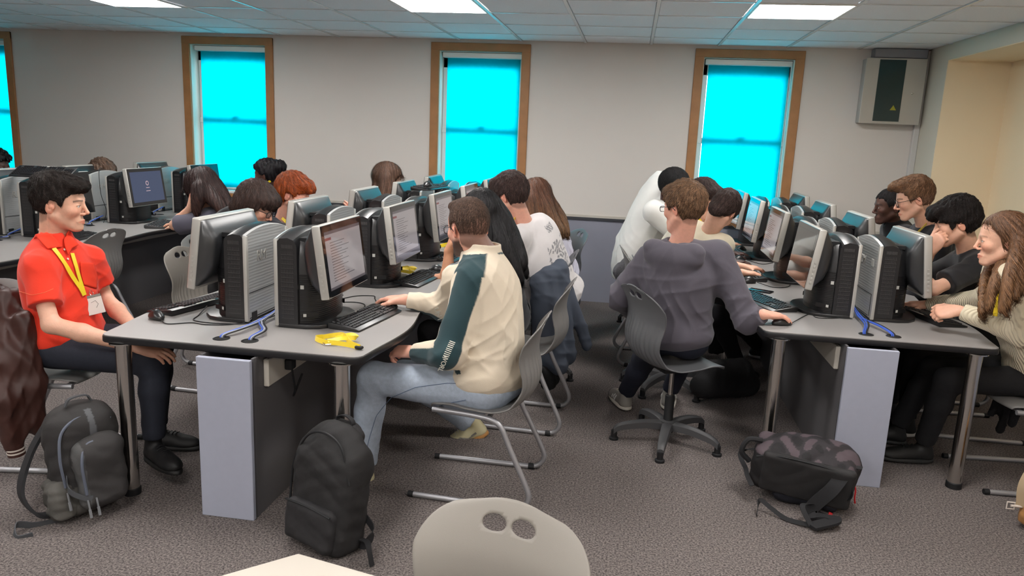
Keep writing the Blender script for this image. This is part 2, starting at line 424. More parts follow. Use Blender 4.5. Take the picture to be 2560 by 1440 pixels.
# ceiling grid
BX = [-1.15+.625*k for k in range(-12, 8)]; BY = [5.90+.6*k for k in range(-15, 3)]
w = MB()
for x in BX:
    if XL < x < XR: w.box(x-.012, x+.012, YB, YW, ZC-.004, ZC+.004)
struct(w.build('trim_6', M_bar, smooth=False))
w = MB()
for y in BY:
    if YB < y < YW: w.box(XL, XR, y-.011, y+.011, ZC-.001, ZC+.007)
struct(w.build('trim_7', M_bar, smooth=False))
# tiles hang just above the bars
w = MB(); bx = [XL]+[x for x in BX if XL < x < XR]+[XR]; by = [YB]+[y for y in BY if YB < y < YW]+[YW]
lamps = [(BX.index(x0), y0) for x0 in BX for y0 in BY if False]
LP = []
for lx in (-4.275+.0, -1.775, .725):
    for ly in (5.30, 2.90, .50, -1.90): LP.append((lx, ly))
for i in range(len(bx)-1):
    for j in range(len(by)-1):
        cx, cy = (bx[i]+bx[i+1])/2, (by[j]+by[j+1])/2
        if any(lx < cx < lx+.625 and ly < cy < ly+.6 for lx, ly in LP): continue
        w.rbox(bx[i]+.014, bx[i+1]-.014, by[j]+.012, by[j+1]-.012, ZC+.003, ZC+.019, .003, 1)
struct(w.build('trim_8', M_tile, smooth=False))
M_led = mat('led_diffuser', (1, 1, 1), .5, emis=((1.0, .965, .93), LAMP_STRENGTH))
wh = {5.30: 'nearest the window wall', 2.90: 'overhead, second row from the windows', .50: 'in the third row from the windows', -1.90: 'in the row farthest from the windows'}
wx = {-4.275: 'left', -1.775: 'middle', .725: 'right'}
for lx, ly in LP:
    t = thing('ceiling_light', 'square bright ceiling panel light, %s column, %s' % (wx[lx], wh[ly]), 'ceiling light', (lx+.3125, ly+.3, ZC), group='square ceiling panel lights')
    MB().box(-.292, .292, -.28, .28, -.004, .006).build('diffuser', M_led, t, smooth=False)
    f = MB(); a, b = .302, .289
    f.box(-a, -.292, -b, b, -.008, .012); f.box(.292, a, -b, b, -.008, .012); f.box(-.292, .292, -b, -.28, -.008, .012); f.box(-.292, .292, .28, b, -.008, .012)
    f.build('frame', M_white, t, smooth=False)

# windows
for n, (xa, xb) in enumerate(WIN_X):
    e = bpy.data.objects.new('window_%d' % (n+1), None); COL.objects.link(e); e.location = ((xa+xb)/2, YW, ZW0); struct(e)
    hw = (xb-xa)/2; h = ZW1-ZW0
    f = MB(); T = .085
    for s in (-1, 1): f.rbox(*sorted((s*(hw-T), s*hw)), -.022, .0, 0, h, .004, 1)
    f.rbox(-hw, hw, -.024, 0, h-T*.9, h, .004, 1); f.build('architrave', M_wood, e)
    ih = hw-T
    r = MB()
    for s in (-1, 1): r.box(*sorted((s*(ih-.006), s*ih)), 0, .19, 0, h-T*.9)
    r.box(-ih, ih, 0, .19, h-T*.9-.006, h-T*.9); r.build('reveal', M_reveal, e, smooth=False)
    # sill board
    s_ = MB(); s_.rbox(-ih-.03, ih+.03, -.03, .19, .0, .03, .008, 2); s_.build('window_sill', M_white, e)
    MB().rbox(-hw, hw, -.028, 0, -.05, .0, .004, 1).build('sill_apron', M_wood, e)
    # sash frame
    sf = MB(); st = .055; top = h-T*.9-.006; mid = 1.665-ZW0
    for s in (-1, 1): sf.rbox(*sorted((s*(ih-st), s*(ih-.007))), .135, .185, .03, top, .005, 1)
    sf.rbox(-ih+.007, ih-.007, .135, .185, top-.15, top, .005, 1); sf.rbox(-ih+.007, ih-.007, .135, .185, .03, .10, .005, 1)  # top rail made extra deep so that it shades the blind's upper strip
    sf.rbox(-ih+.007, ih-.007, .125, .185, mid-.028, mid+.028, .005, 1)
    sf.rbox(-.03, .03, .115, .14, mid+.028, mid+.045, .004, 1); sf.rbox(-.012, .05, .112, .13, mid+.04, mid+.05, .003, 1)
    sf.build('window_frame', M_white, e)
    MB().box(-ih+st, ih-st, .158, .162, .10, mid-.028).box(-ih+st, ih-st, .158, .162, mid+.028, top-.15).build('pane', M_glass, e, smooth=False)
    # roller blind: its own thing
    off = .012; bl = -ih+.045+off; br = ih-.03+off*.5
    lab = ['left edge of the photo', 'above the red-haired boy', 'in the middle, above the long-haired girls', 'nearest the fuse box on the right'][n]
    b = thing('roller_blind', 'bright cyan roller blind pulled down over the window %s' % lab, 'blind', ((xa+xb)/2, YW, ZW0), group='cyan roller blinds')
    zb = {1: .045, 0: .05, 2: .045, 3: .045}[n]
    c = MB(); nx, nz = 14, 8; V = []
    for i in range(nx+1):
        for j in range(nz+1):
            x = bl+(br-bl)*i/nx; V.append((x, .100+.003*math.sin(i*.7)+.002*math.sin(j), zb+(top-.055-zb)*j/nz))
    c.add(V, [(i*(nz+1)+j, (i+1)*(nz+1)+j, (i+1)*(nz+1)+j+1, i*(nz+1)+j+1) for i in range(nx) for j in range(nz)]).build('blind_cloth', M_blind, b)
    MB().tube([(bl, .100, zb), (br, .100, zb)], .011, 10).build('bottom_bar', M_white, b)
    MB().rbox(-ih+.02, ih-.01, .04, .115, top-.055, top-.004, .008, 2).build('head_rail', M_white, b)
    ch = MB(); xx = ih-.018
    ch.tube([(xx, .05, top-.05), (xx, .05, .22), (xx+.004, .056, .20), (xx+.006, .062, .22), (xx+.006, .062, top-.05)], .0022, 6); ch.build('pull_chain', M_white, b)

# fuse box, duct and trunking in the far right corner
t = thing('fuse_box', 'grey metal fuse box with dark glass door, high in the right corner', 'fuse box', (2.27, YW, 1.885))
MB().rbox(-.245, .262, -.13, 0, 0, .57, .008, 2).build('cabinet_body', mat('fusebox_metal', srgb(176, 178, 176), .45), t)
d = MB().rbox(-.25, .268, -.142, -.13, -.004, .574, .004, 1).build('door', M_silver, t)
MB().box(-.135, .09, -.1445, -.1425, .02, .56).build('door_window', mat('dark_glass', srgb(38, 60, 62), .12), d, smooth=False)
k = MB().lathe([(.009, 0), (.009, .004), (.005, .006)], M=frame((.175, -.142, .27), (1, 0, 0), (0, 0, 1), (0, -1, 0)), seg=14).build('lock', M_chrome, d)
MB().add([(0, -.1452, .12), (.055, -.1452, .12), (.0275, -.1452, .165)], [(0, 1, 2)]).build('warning_label', mat('warn_yellow', srgb(150, 150, 40), .6), d, smooth=False)
t2 = MB().rbox(2.09, 2.54, YW-.12, YW, 2.463, ZC-.002, .006, 1).build('cable_duct', mat('duct_grey', srgb(140, 142, 150), .5)); tag(t2, 'grey metal cable duct between fuse box and ceiling', 'duct')
t3 = MB().rbox(2.535, XR-.001, YW-.05, YW-.001, .89, ZC-.005, .004, 1).build('cable_trunking', mat('trunk_white', srgb(206, 204, 202), .5)); tag(t3, 'pale vertical cable trunking running down the far right corner', 'trunking')

# ------------------------------------------------------------------ desks
ZT = .74
def desk(cx, y0, n, hwl, hwr, label, group, panel_cx, first=True):
    t = thing('computer_desk', label, 'desk', (cx, y0, 0), group=group)
    L = .97*n; P = []
    K = int(16*n)
    def side(sgn, hw):
        out = []
        for i in range(K+1):
            y = L*i/K; a = 2*PI*(y/.97); w_ = hw+.05*(1-math.cos(a))/2
            out.append((sgn*w_, y))
        return out
    rr = .05; rs = side(1, hwr); ls = side(-1, hwl)
    P = [(-hwl+rr, 0), (hwr-rr, 0)]+[(hwr-rr+rr*math.sin(q), rr-rr*math.cos(q)) for q in (.4, .8, 1.2)]+rs[2:-1]+[(hwr, L-.002), (-hwl, L-.002)]+ls[2:-1][::-1]+[(-hwl+rr-rr*math.sin(q), rr-rr*math.cos(q)) for q in (1.2, .8, .4)]
    MB().prism([(x*.994, .003+y*.998) for x, y in P], ZT-.004, ZT).build('desk_top', M_top, t)
    MB().prism(P, ZT-.034, ZT-.003, bev=.006).build('edge_band', M_edge, t)
    px = panel_cx-cx
    if first: MB().rbox(px-.118, px+.118, -.064, -.042, 0, ZT-.035, .002, 1).build('end_panel', M_panel, t)
    for q0, q1 in ((px+.106, px+.118), (px-.118, px-.106)): MB().box(q0, q1, -.03, L-.01, .0, ZT-.035).build('modesty_panel', M_modesty, t, smooth=False)
    for q0, q1 in ((px+.118, px+.142), (px-.142, px-.118)): MB().rbox(q0, q1, .05, L-.03, .56, .68, .004, 1).build('cable_trunking', M_railw, t)
    for y in (.22, .75): MB().rbox(px+.142, px+.178, y-.025, y+.025, .59, .64, .008, 2).tube(bez([(px+.165, y, .60), (px+.175, y+.01, .50), (px+.15, y+.05, .45), (px+.16, y+.12, .53)], 5), .005, 6).build('plug', M_blackm, t)
    for x in (-hwl+.09, hwr-.10):
        for y in ([.042, L-.12] if first else [L-.12]):
            MB().lathe([(.033, .03), (.033, ZT-.04), (.055, ZT-.04), (.055, ZT-.034)], (x, y, 0), 20).build('leg', M_chrome, t)
            MB().lathe([(.037, 0), (.037, .028), (.034, .032)], (x, y, 0), 20).build('foot_glide', M_blackm, t)
    for k in range(int(n)):
        for s in (-1, 1):
            MB().lathe([(.036, ZT-.002), (.036, ZT+.002), (.030, ZT+.003), (.029, ZT+.0005)], (s*.065, .10+.97*k if first else .1+.97*k, 0), 24).build('cable_grommet', M_black, t)
            MB().lathe([(.028, ZT+.0006), (.028, ZT+.0012)], (s*.065, .10+.97*k, 0), 20).build('grommet_hole', mat('hole_black', (.004, .004, .004), .9), t)
    return t
CXC, CXR, CXA = -1.62, 1.285, -4.575
desk(CXC, 2.79, 3, .58, .60, 'grey computer desk nearest the camera, boy in red polo and bearded man at it', 'computer desks', -1.59)
desk(CXC, 2.79+2.91, 1.9, .60, .60, 'far half of the middle computer desk row, below the middle window', 'computer desks', -1.575, False)
desk(CXR, 3.79, 2, .58, .53, 'grey computer desk on the right, camouflage bag lying at its end', 'computer desks', 1.215)
desk(CXR, 3.79+1.94, 1.85, .58, .53, 'far half of the right computer desk row, near the fuse box', 'computer desks', 1.215, False)
desk(CXA, 3.7, 4, .66, .70, 'grey computer desk row on the far left, behind the boy in red', 'computer desks', -4.5)

# ------------------------------------------------------------------ computers
M_vent = mat('vent_slit', srgb(72, 70, 70), .7)
M_ribs = mat('ribbed_black', srgb(20, 20, 22), .3, wave=(34, .12, 'Z'))
M_alu = mat('ribbed_silver', srgb(176, 178, 178), .34, metal=.2, wave=(22, .07, 'Z'))
M_scr = mat('screen_glass_dark', (.006, .007, .009), .06, coat=.3)
M_label = mat('label_pale', srgb(190, 190, 185), .6)
def scr_mat(name, c, e): return mat(name, (.01, .01, .012), .08, emis=(srgb(*c), e))
S_page = scr_mat('screen_page', (200, 190, 190), .34); S_line = scr_mat('screen_text', (120, 112, 116), .24); S_bar = scr_mat('screen_bar', (150, 70, 76), .35)
S_blue = scr_mat('screen_blue', (60, 72, 100), .7); S_logo = scr_mat('screen_logo', (225, 190, 190), .8); S_grey = scr_mat('screen_grey', (128, 120, 124), .3)
def computer(kind, label, group):
    t = thing('desktop_computer', label, 'computer', group=group)
    ys = np.linspace(-.21, .21, 13); V = []; F = []
    prof0 = [(0, .02), (0, .395), (.012, .41), (.05, .415), (.078, .405), (.094, .38), (.096, .02)]
    for y in ys:
        up = .028*(1-(y/.21)**2)
        for x, z in prof0: V.append((x, y, z+up*(z/.4)**4))
    n = len(prof0)
    for i in range(len(ys)-1):
        for k in range(n): F.append((i*n+k, i*n+(k+1) % n, (i+1)*n+(k+1) % n, (i+1)*n+k))
    F += [tuple(range(n))[::-1], tuple((len(ys)-1)*n+k for k in range(n))]
    body = MB().add(V, F).build('tower_body', M_black, t)
    # silver rear panel with an arched top
    V = []; F = []
    for y in ys*1.0:
        zt = .408+.03*(1-(y/.21)**2)
        V += [(-.012, y, .012), (-.012, y, zt), (0.001, y, zt+.004), (0.001, y, .012)]
    for i in range(len(ys)-1):
        for k in range(4): F.append((i*4+k, i*4+(k+1) % 4, (i+1)*4+(k+1) % 4, (i+1)*4+k))
    F += [(0, 3, 2, 1), tuple(48+k for k in range(4))]
    rp = MB().add(V, F).build('rear_panel', M_alu, t)
    for s in (-1, 1): MB().rbox(-.016, .003, *sorted((s*.212, s*.192)), .008, .408, .004, 2).build('panel_rim', M_silver, rp)
    MB().box(-.0135, -.0118, -.15, .19, .018, .022).box(-.0135, -.0118, -.17, -.166, .02, .14).box(-.0135, -.0118, -.17, .19, .138, .141).rbox(-.0145, -.012, .12, .17, .0, .045, .001, 1).build('access_cover', M_blackm, rp)
    text_mesh('badge', 'RM', .07, frame((-.0128, .06, .30), (0, -1, 0), (0, 0, 1), (-1, 0, 0)), M_silver, rp, ext=.001)
    MB().rbox(-.0135, -.011, -.135, -.095, .285, .325, .001, 1).build('label_plate', M_label, rp)
    # half-round pedestal behind the screen
    prof = [(.09, -.19), (.12, -.185), (.15, -.165), (.175, -.13), (.19, -.07), (.195, 0), (.19, .07), (.175, .13), (.15, .165), (.12, .185), (.09, .19)]
    MB().prism(prof, .02, .25).build('pedestal', M_ribs, t)
    V = []; F = []
    for q, z in enumerate((.25, .33, .385, .41)):
        sc = (1, .92, .72, .4)[q]
        for x, y in prof: V.append((.09+(x-.09)*sc, y*(1, .97, .9, .8)[q], z))
    m_ = len(prof)
    for q in range(3):
        for k in range(m_): F.append((q*m_+k, q*m_+(k+1) % m_, (q+1)*m_+(k+1) % m_, (q+1)*m_+k))
    F.append(tuple(3*m_+k for k in range(m_))); MB().add(V, F).build('upper_housing', M_black, t)
    for s in (-1, 1):   # handle slots at the top
        MB().box(.088, .13, *sorted((s*.10, s*.16)), .392, .412).build('handle_slot', M_blackm, t)
    base = [(0, -.21), (.13, -.21), (.19, -.19), (.235, -.14), (.262, -.07), (.27, 0), (.262, .07), (.235, .14), (.19, .19), (.13, .21), (0, .21)]
    MB().prism(base, 0, .02, bev=.005).build('base', M_black, t)
    for s in (-1, 1):
        v = MB(); y0, y1 = sorted((s*.2103, s*.2112))
        for k in range(15):
            z = .045+k*.021
            v.box(.018, .078, y0, y1, z, z+.0016)
            for q in range(8): v.box(.020+q*.0075, .0212+q*.0075, y0, y1, z+.0016, z+.015)
        for q in range(10): v.box(.022+q*.0055, .0245+q*.0055, y0, y1, .368, .384)
        v.build('vent_grille', M_vent, t, smooth=False)
    for s in (-1, 1):
        pt = MB()
        Mq = frame((.135, s*.178, .06), (nrm((.5, -.28*s, 0))), (0, 0, 1), nrm((.28, .5*s, 0)))
        pt.rbox(-.03, .045, -.012, .012, -.003, .003, .001, 1, M=Mq)
        pt.build('port_strip', mat('port_dark', (.003, .003, .004), .4), t)
    lb = MB()
    for s in (-1, 1):
        Mq = frame((.128, s*.1815, .06), (nrm((.5, -.28*s, 0))), (0, 0, 1), nrm((.28, .5*s, 0)))
        lb.rbox(-.018, -.004, -.007, .007, .0, .0045, .0005, 1, M=Mq)
        Mq = frame((.108, s*.188, .19), (nrm((.5, -.1*s, 0))), (0, 0, 1), nrm((.1, .5*s, 0)))
        lb.rbox(-.008, .008, -.009, .009, -.002, .001, .0005, 1, M=Mq)
    lb.build('port_label', M_label, t)
    # screen
    ti = R(-7.6); Rm = Matrix.Translation((.222, 0, .317)) @ Matrix.Rotation(ti, 4, 'Y')
    mo = MB().rbox(-.02, .02, -.252, .252, -.166, .166, .007, 3, M=Rm).build('monitor_housing', M_silver, t)
    sh = [(-.018, .160), (-.030, .158), (-.082, .085), (-.088, .05), (-.088, -.04), (-.07, -.10), (-.018, -.155)]
    V = []; F = []
    for y, sc in ((-.244, .25), (-.236, .7), (-.215, .96), (-.19, 1), (.19, 1), (.215, .96), (.236, .7), (.244, .25)):
        for x, z in sh: V.append(Rm @ Vector((-.018+(x+.018)*sc, y, z*(1-.04*(1-sc)))))
    n = len(sh)
    for i in range(7):
        for k in range(n): F.append((i*n+k, i*n+(k+1) % n, (i+1)*n+(k+1) % n, (i+1)*n+k))
    F += [tuple(range(n))[::-1], tuple(7*n+k for k in range(n))]
    bs = MB().add(V, F).build('back_shell', M_shellb, mo, angle=50)
    MB().rbox(-.012, .012, -.10, -.097, -.05, .03, .001, 1, M=Matrix.Translation((.13, .09, .24))).build('sticker', M_label, bs)
    MB().rbox(.0195, .0212, -.247, .247, -.161, .161, .001, 1, M=Rm).build('glass_front', M_scr, mo)
    e = .0216; s = MB()
    def q(m, y0, y1, z0, z1, d=0):
        s.mt(m).add([Rm @ Vector((e+d, y, z)) for y, z in ((y0, z0), (y1, z0), (y1, z1), (y0, z1))], [(0, 1, 2, 3)])
    a, b = .218, .132
    if kind == 'page':
        q(S_page, -a, a, -b, b); q(S_bar, -a, -a+.07, b-.04, b-.028, .0002); q(S_grey, -a, a, b-.014, b, .0002)
        for k in range(15): q(S_line, -a+.05, -a+.05+.12+.16*random.random(), b-.055-k*.0125, b-.052-k*.0125, .0002)
        q(S_grey, -a, a, -b, -b+.012, .0002)
    elif kind == 'grey':
        q(S_grey, -a, a, -b, b); q(S_page, -a+.03, a-.09, -b+.03, b-.03, .0002)
        for k in range(10): q(S_line, -a+.06, -a+.06+.1+.14*random.random(), b-.055-k*.014, b-.052-k*.014, .0004)
    elif kind == 'login':
        q(S_blue, -a, a, -b, b); c = [Rm @ Vector((e+.0003, .02*math.cos(k*PI/10), .03+.02*math.sin(k*PI/10))) for k in range(20)]
        s.mt(S_logo).add(c, [tuple(range(20))]); q(S_logo, -.025, .025, -.012, -.008, .0003); q(S_logo, -.03, .03, -.04, -.036, .0003)
        s.mt(S_blue).add([Rm @ Vector((e+.0006, .015*math.cos(k*PI/10), .03+.015*math.sin(k*PI/10))) for k in range(20)], [tuple(range(20))])
    else: q(M_scr, -a, a, -b, b)
    s.build('screen', None, mo, smooth=False)
    for s_ in (-1, 1):
        bt = MB()
        for k in range(6): bt.rbox(-.006, .006, *sorted((s_*.2518, s_*.2545)), -.13+k*.022, -.118+k*.022, .001, 1, M=Rm)
        bt.build('side_buttons', M_silver, mo)
    return t
proto = {}
order = ['nearest the camera', 'second from the camera', 'third from the camera', 'fourth from the camera', 'last before the wall']
def place_pc(kind, x, y, rz, label, group):
    if kind not in proto:
        o = proto[kind] = computer(kind, label, group); o.location = (x, y, ZT); o.rotation_euler = (0, 0, rz); return o
    return dup(proto[kind], (x, y, ZT), rz, label, group)
for i in range(5):
    place_pc('page' if i < 4 else 'grey', -1.545, 3.345+.97*i, R(0), 'computer on the middle desk with its screen turned right, %s' % order[i], 'computers on the middle desk, right side')
    place_pc('grey' if i else 'off', -1.715, 3.36+.97*i, PI, 'computer on the middle desk with its silver back turned right, %s' % order[i], 'computers on the middle desk, left side')
o4 = ['nearest the camera', 'second from the camera', 'third from the camera', 'last before the window wall']
for i in range(4):
    if i < 4: place_pc('page' if i else 'off', 1.23, 4.43+.96*i-(.0 if i < 3 else .06), PI, 'computer on the right desk with its screen turned left, %s' % o4[i], 'computers on the right desk, left side')
    place_pc('grey' if i else 'off', 1.345, 4.42+.96*i-(.0 if i < 3 else .06), 0, 'computer on the right desk with silver back turned left, %s' % o4[i], 'computers on the right desk, right side')
for i in range(3):
    place_pc('login' if i == 1 else 'off', -4.49, 5.20+.96*i, R(0), 'computer on the far left desk, screen turned right, %s' % ['behind the boy in red', 'showing a blue login screen', 'beside the resting girl'][i], 'computers on the far left desk, right side')
    place_pc('off', -4.66, 5.20+.96*i, PI, 'computer on the far left desk with silver back turned right, %s' % ['nearest the camera', 'second of three', 'third, nearest the windows'][i], 'computers on the far left desk, left side')

# ------------------------------------------------------------------ keyboards, mice, leads
M_key = mat('key_black', srgb(30, 30, 33), .34)
def keyboard(label, group):
    """long side along Y, user on +X side"""
    t = thing('keyboard', label, 'keyboard', group=group)
    MB().prism([(-.08, .006), (-.08, .028), (-.06, .030), (.065, .014), (.08, .009), (.08, .003), (-.07, 0)], -.225, .225, ax='y', bev=.003).build('case', M_black, t)
    k = MB(); sl = math.atan2(-.016, .125)
    def key(x, y, w_, d=.0165):
        z = .030+(x+.06)*math.tan(sl); Mx = Matrix.Translation((x, y, z)) @ Matrix.Rotation(-sl, 4, 'Y')
        V = []
        for (dx, dy, zz) in ((d/2, w_/2, 0), (d/2*.78, w_/2-.002, .006)):
            V += [Mx @ Vector((sx*dx, sy*dy, zz)) for sx, sy in ((-1, -1), (1, -1), (1, 1), (-1, 1))]
        k.add(V, [(4, 5, 6, 7), (0, 1, 5, 4), (1, 2, 6, 5), (2, 3, 7, 6), (3, 0, 4, 7)])
    for r_ in range(6):
        x = -.055+.0195*r_+(.004 if r_ else 0)
        for c in range(15):
            y = -.205+.0192*c
            if r_ == 5:
                if c in (0, 1, 2, 10, 11, 12, 13, 14): key(x, y, .017)
                elif c == 6: key(x, y, .13)
            elif r_ == 0 and c in (1, 6, 11): continue
            else: key(x, y, .017)
        for c in range(3):
            if r_ in (0, 1, 2, 5) or (r_ == 4 and c == 1): key(x, .088+.0192*c, .017)
        for c in range(4):
            if r_ > 0: key(x, .152+.019*c, .0165)
    k.build('keys', M_key, t, smooth=False)
    MB().rbox(-.077, -.062, -.06, .06, .0285, .0305, .001, 1).build('key_strip', M_silver, t)
    return t
def mouse(label, group):
    """cable end towards -X"""
    t = thing('computer_mouse', label, 'mouse', group=group)
    V = []; F = []; nx, ns = 14, 16
    for i in range(nx+1):
        u = i/nx; x = -.055+.11*u; e = math.sin(PI*min(max(u, .02), .98))**.45; hh = (.012+.024*math.sin(PI*(u*.9+.12)))*e; ww = .030*e
        for k in range(ns): a = 2*PI*k/ns; V.append((x, ww*math.cos(a), max(0, .012+(hh-.0+.0)*math.sin(a)) if math.sin(a) >= 0 else max(.0015, .012+.012*math.sin(a))))
    for i in range(nx):
        for k in range(ns): F.append((i*ns+k, i*ns+(k+1) % ns, (i+1)*ns+(k+1) % ns, (i+1)*ns+k))
    F += [tuple(range(ns))[::-1], tuple(nx*ns+k for k in range(ns))]
    MB().add(V, F).build('mouse_body', M_black, t, angle=60)
    MB().tube([(-.032, 0, .034), (-.02, 0, .04)], .004, 8).build('scroll_wheel', mat('wheel_grey', srgb(90, 90, 92), .4), t)
    MB().tube([(-.045, 0, .0265), (-.01, 0, .045)], .0008, 4).build('button_split', M_blackm, t)
    return t
kp = mp_ = None
def put_kb(x, y, rz, label, z=ZT, rx=None):
    global kp
    if kp is None: kp = keyboard(label, 'black keyboards'); kp.location = (x, y, z); kp.rotation_euler = (0, 0, rz); o = kp
    else: o = dup(kp, (x, y, z), rz, label, 'black keyboards')
    if rx: o.rotation_euler = (rx[0], rx[1], rz)
    return o
def put_mouse(x, y, rz, label, z=ZT):
    global mp_
    if mp_ is None: mp_ = mouse(label, 'black computer mice'); mp_.location = (x, y, z); mp_.rotation_euler = (0, 0, rz); return mp_
    return dup(mp_, (x, y, z), rz, label, 'black computer mice')
put_kb(-1.215, 3.39, R(-8), 'black keyboard in front of the bearded man, beside the yellow lanyard')
put_kb(-1.245, 4.43, R(-6), 'black keyboard at the second seat of the middle desk, beyond the bearded man')
put_kb(-1.255, 5.36, R(-3), 'black keyboard by the bent wrist with bracelets')
put_kb(-1.25, 6.3, 0, 'black keyboard at the fourth right-hand seat of the middle desk')
put_kb(-2.12, 3.40, R(168), 'black keyboard in front of the boy in the red polo')
put_kb(-2.08, 4.4, PI, 'black keyboard hidden behind the nearest silver tower')
put_kb(.815, 4.48, R(203), 'black keyboard under the sleeve of the boy in the grey hoodie')
put_kb(.865, 5.42, R(184), 'black keyboard beyond the smartphone on the right desk')
put_kb(.90, 6.42, R(184), 'black keyboard by the hand with the wristwatch')
put_kb(1.70, 4.42, R(12), 'black keyboard in front of the girl in the cream jumper')
put_kb(-4.03, 6.0, R(20), 'black keyboard below the blue login screen')
put_kb(-4.1, 5.05, R(6), 'black keyboard on the far left desk behind the red polo collar')
kq = at(112, 443, 5.12); put_kb(kq[0], kq[1], R(-82), 'black keyboard propped on top of a tower, behind the boy in red', max(kq[2]-.02, ZT+.47), (R(0), R(20)))
put_kb(-1.60, 5.98, R(-8), 'black keyboard lying across the tops of two towers, mouse on it', ZT+.445, (0, R(0)))
put_mouse(-2.13, 3.10, R(150), 'black mouse at the left corner of the nearest desk')
mq = on(1012, 749, .797); put_mouse(mq[0]-.10, mq[1]+.035, R(163), 'black mouse under the hand of the bearded man')
put_mouse(-1.22, 4.76, R(10), 'black mouse held beyond the bearded man, dark fingernails')
put_mouse(.82, 5.13, R(190), 'black mouse beside the second keyboard of the right desk')
mq = on(1908, 786, .797); put_mouse(mq[0]+.105, mq[1]+.038, R(20), 'black mouse under the hand of the boy in the grey hoodie')
put_mouse(.885, 6.10, R(190), 'black mouse beside the third keyboard of the right desk')
put_mouse(.98, 6.72, R(190), 'black mouse under the hand with the wristwatch')
put_mouse(-1.58, 5.80, R(80), 'black mouse resting on the keyboard on top of the towers', ZT+.475)
ph = MB().rbox(-.038, .038, -.075, .075, 0, .009, .004, 2).build('smartphone', mat('phone_black', (.01, .01, .012), .1)); ph.location = (.86, 4.86, ZT); ph.rotation_euler = (0, 0, R(60)); tag(ph, 'black smartphone lying on the right desk beside the hoodie sleeve', 'smartphone')
M_cab = mat('cable_black', srgb(22, 22, 24), .5); M_cabb = mat('cable_blue', srgb(58, 92, 190), .45); M_cabg = mat('cable_grey', srgb(150, 155, 170), .5)
def lead(pts, m, label, r=.0026, cat='cable'):
    o = MB().tube(bez(pts, 10), r, 7).build('cable', m); return tag(o, label, cat)
z = ZT+.003
lead([(on(1012, 749, .797)[0]-.16, on(1012, 749, .797)[1]+.045, z+.008), (-1.33, 3.84, z), (-1.36, 3.9, z), (-1.45, 3.86, z), (-1.52, 3.7, z)], M_cab, 'thin black mouse lead on the nearest desk, beside the man\'s hand')
lead([(-1.285, 3.42, z+.008), (-1.30, 3.55, z), (-1.33, 3.68, z), (-1.40, 3.72, z), (-1.5, 3.68, z)], M_cab, 'thin black lead of the keyboard in front of the bearded man')
lead([(-2.09, 3.07, z+.01), (-2.03, 3.03, z), (-1.94, 3.08, z), (-1.86, 3.07, z), (-1.75, 3.12, z), (-1.69, 3.3, z)], M_cab, 'thin black lead from the mouse at the left corner of the nearest desk')
lead([(-2.03, 3.36, z+.01), (-1.99, 3.22, z), (-1.95, 3.12, z), (-1.8, 3.11, z), (-1.68, 3.18, z), (-1.64, 3.5, z)], M_cab, 'thin black lead from the keyboard of the boy in red')
for gx, gy, tx, nm in ((-1.685, 2.90, 1, 'left'), (-1.555, 2.90, 0, 'right')):
    for k, (m, nmc) in enumerate(((M_cabb, 'blue'), (M_cabg, 'pale grey'), (M_cab, 'black'))):
        lead([(gx+.008*k-.01, gy, z-.012), (gx+.008*k-.01, gy+.015, z+.008), (gx+.03*tx+.01*k, gy+.10, z+.02), (-1.645+.012*k-.01*tx, gy+.25, z+.015), (-1.64+.008*k, gy+.38, z+.03), (-1.66+.01*k, gy+.56, z+.05)], m, '%s cable rising from the %s cable hole of the nearest desk' % (nmc, nm), .0036)
for gx, gy, nm in ((1.22, 3.89, 'left'), (1.35, 3.89, 'right')):
    for k, (m, nmc) in enumerate(((M_cabb, 'blue'), (M_cabb, 'darker blue'), (M_cab, 'black'))):
        lead([(gx+.008*k-.01, gy, z-.012), (gx+.008*k-.01, gy+.015, z+.008), (gx+(1.27-gx)*.5+.01*k, gy+.12, z+.02), (1.265+.015*k, gy+.28, z+.02), (1.275+.01*k, gy+.42, z+.03), (1.285+.01*k, gy+.6, z+.05)], m, '%s cable rising from the %s cable hole of the right desk' % (nmc, nm), .0036)
lead([(on(1908, 786, .797)[0]+.158, on(1908, 786, .797)[1]+.057, z+.008), (1.03, 4.27, z), (1.05, 4.19, z), (1.13, 4.20, z), (1.24, 4.26, z)], M_cab, 'thin black mouse lead on the right desk, by the nearest tower')
lead([(.88, 5.12, z+.008), (.97, 5.02, z), (1.07, 5.08, z), (1.12, 5.25, z)], M_cab, 'thin black mouse lead on the right desk, second seat')
lead([(.95, 5.35, z+.01), (1.03, 5.25, z), (1.12, 5.3, z)], M_cab, 'thin black keyboard lead on the right desk, second seat')
lead([(.95, 6.1, z+.008), (1.05, 6.0, z), (1.15, 6.1, z)], M_cab, 'thin black mouse lead on the right desk, third seat')
for yy, q in ((5.72, 'beside the tower of the blue login screen'), (4.85, 'behind the boy in red'), (6.6, 'beyond the blue login screen')):
    for k, (m, nmc) in enumerate(((M_cabb, 'blue'), (M_cabg, 'pale blue'), (M_cab, 'black'))):
        lead(([(-4.62+.02*k, yy-.28, z+.04)] if yy > 5 else [(-4.60+.02*k, yy+.02, z+.01)])+[(-4.56+.015*k, yy-.1, z+.012+.004*k), (-4.52+.02*k, yy, z+.01), (-4.58-.01*k, yy+.12, z+.02), (-4.6, yy+.3, z+.05)], m, '%s cable on the far left desk %s' % (nmc, q), .0045)
lead([(-4.56, 6.0, 1.21), (-4.54, 5.93, 1.2), (-4.53, 5.92, 1.0), (-4.5, 5.935, .85), (-4.53, 5.93, z)], M_cab, 'black lead hanging down the silver tower behind the boy in red')

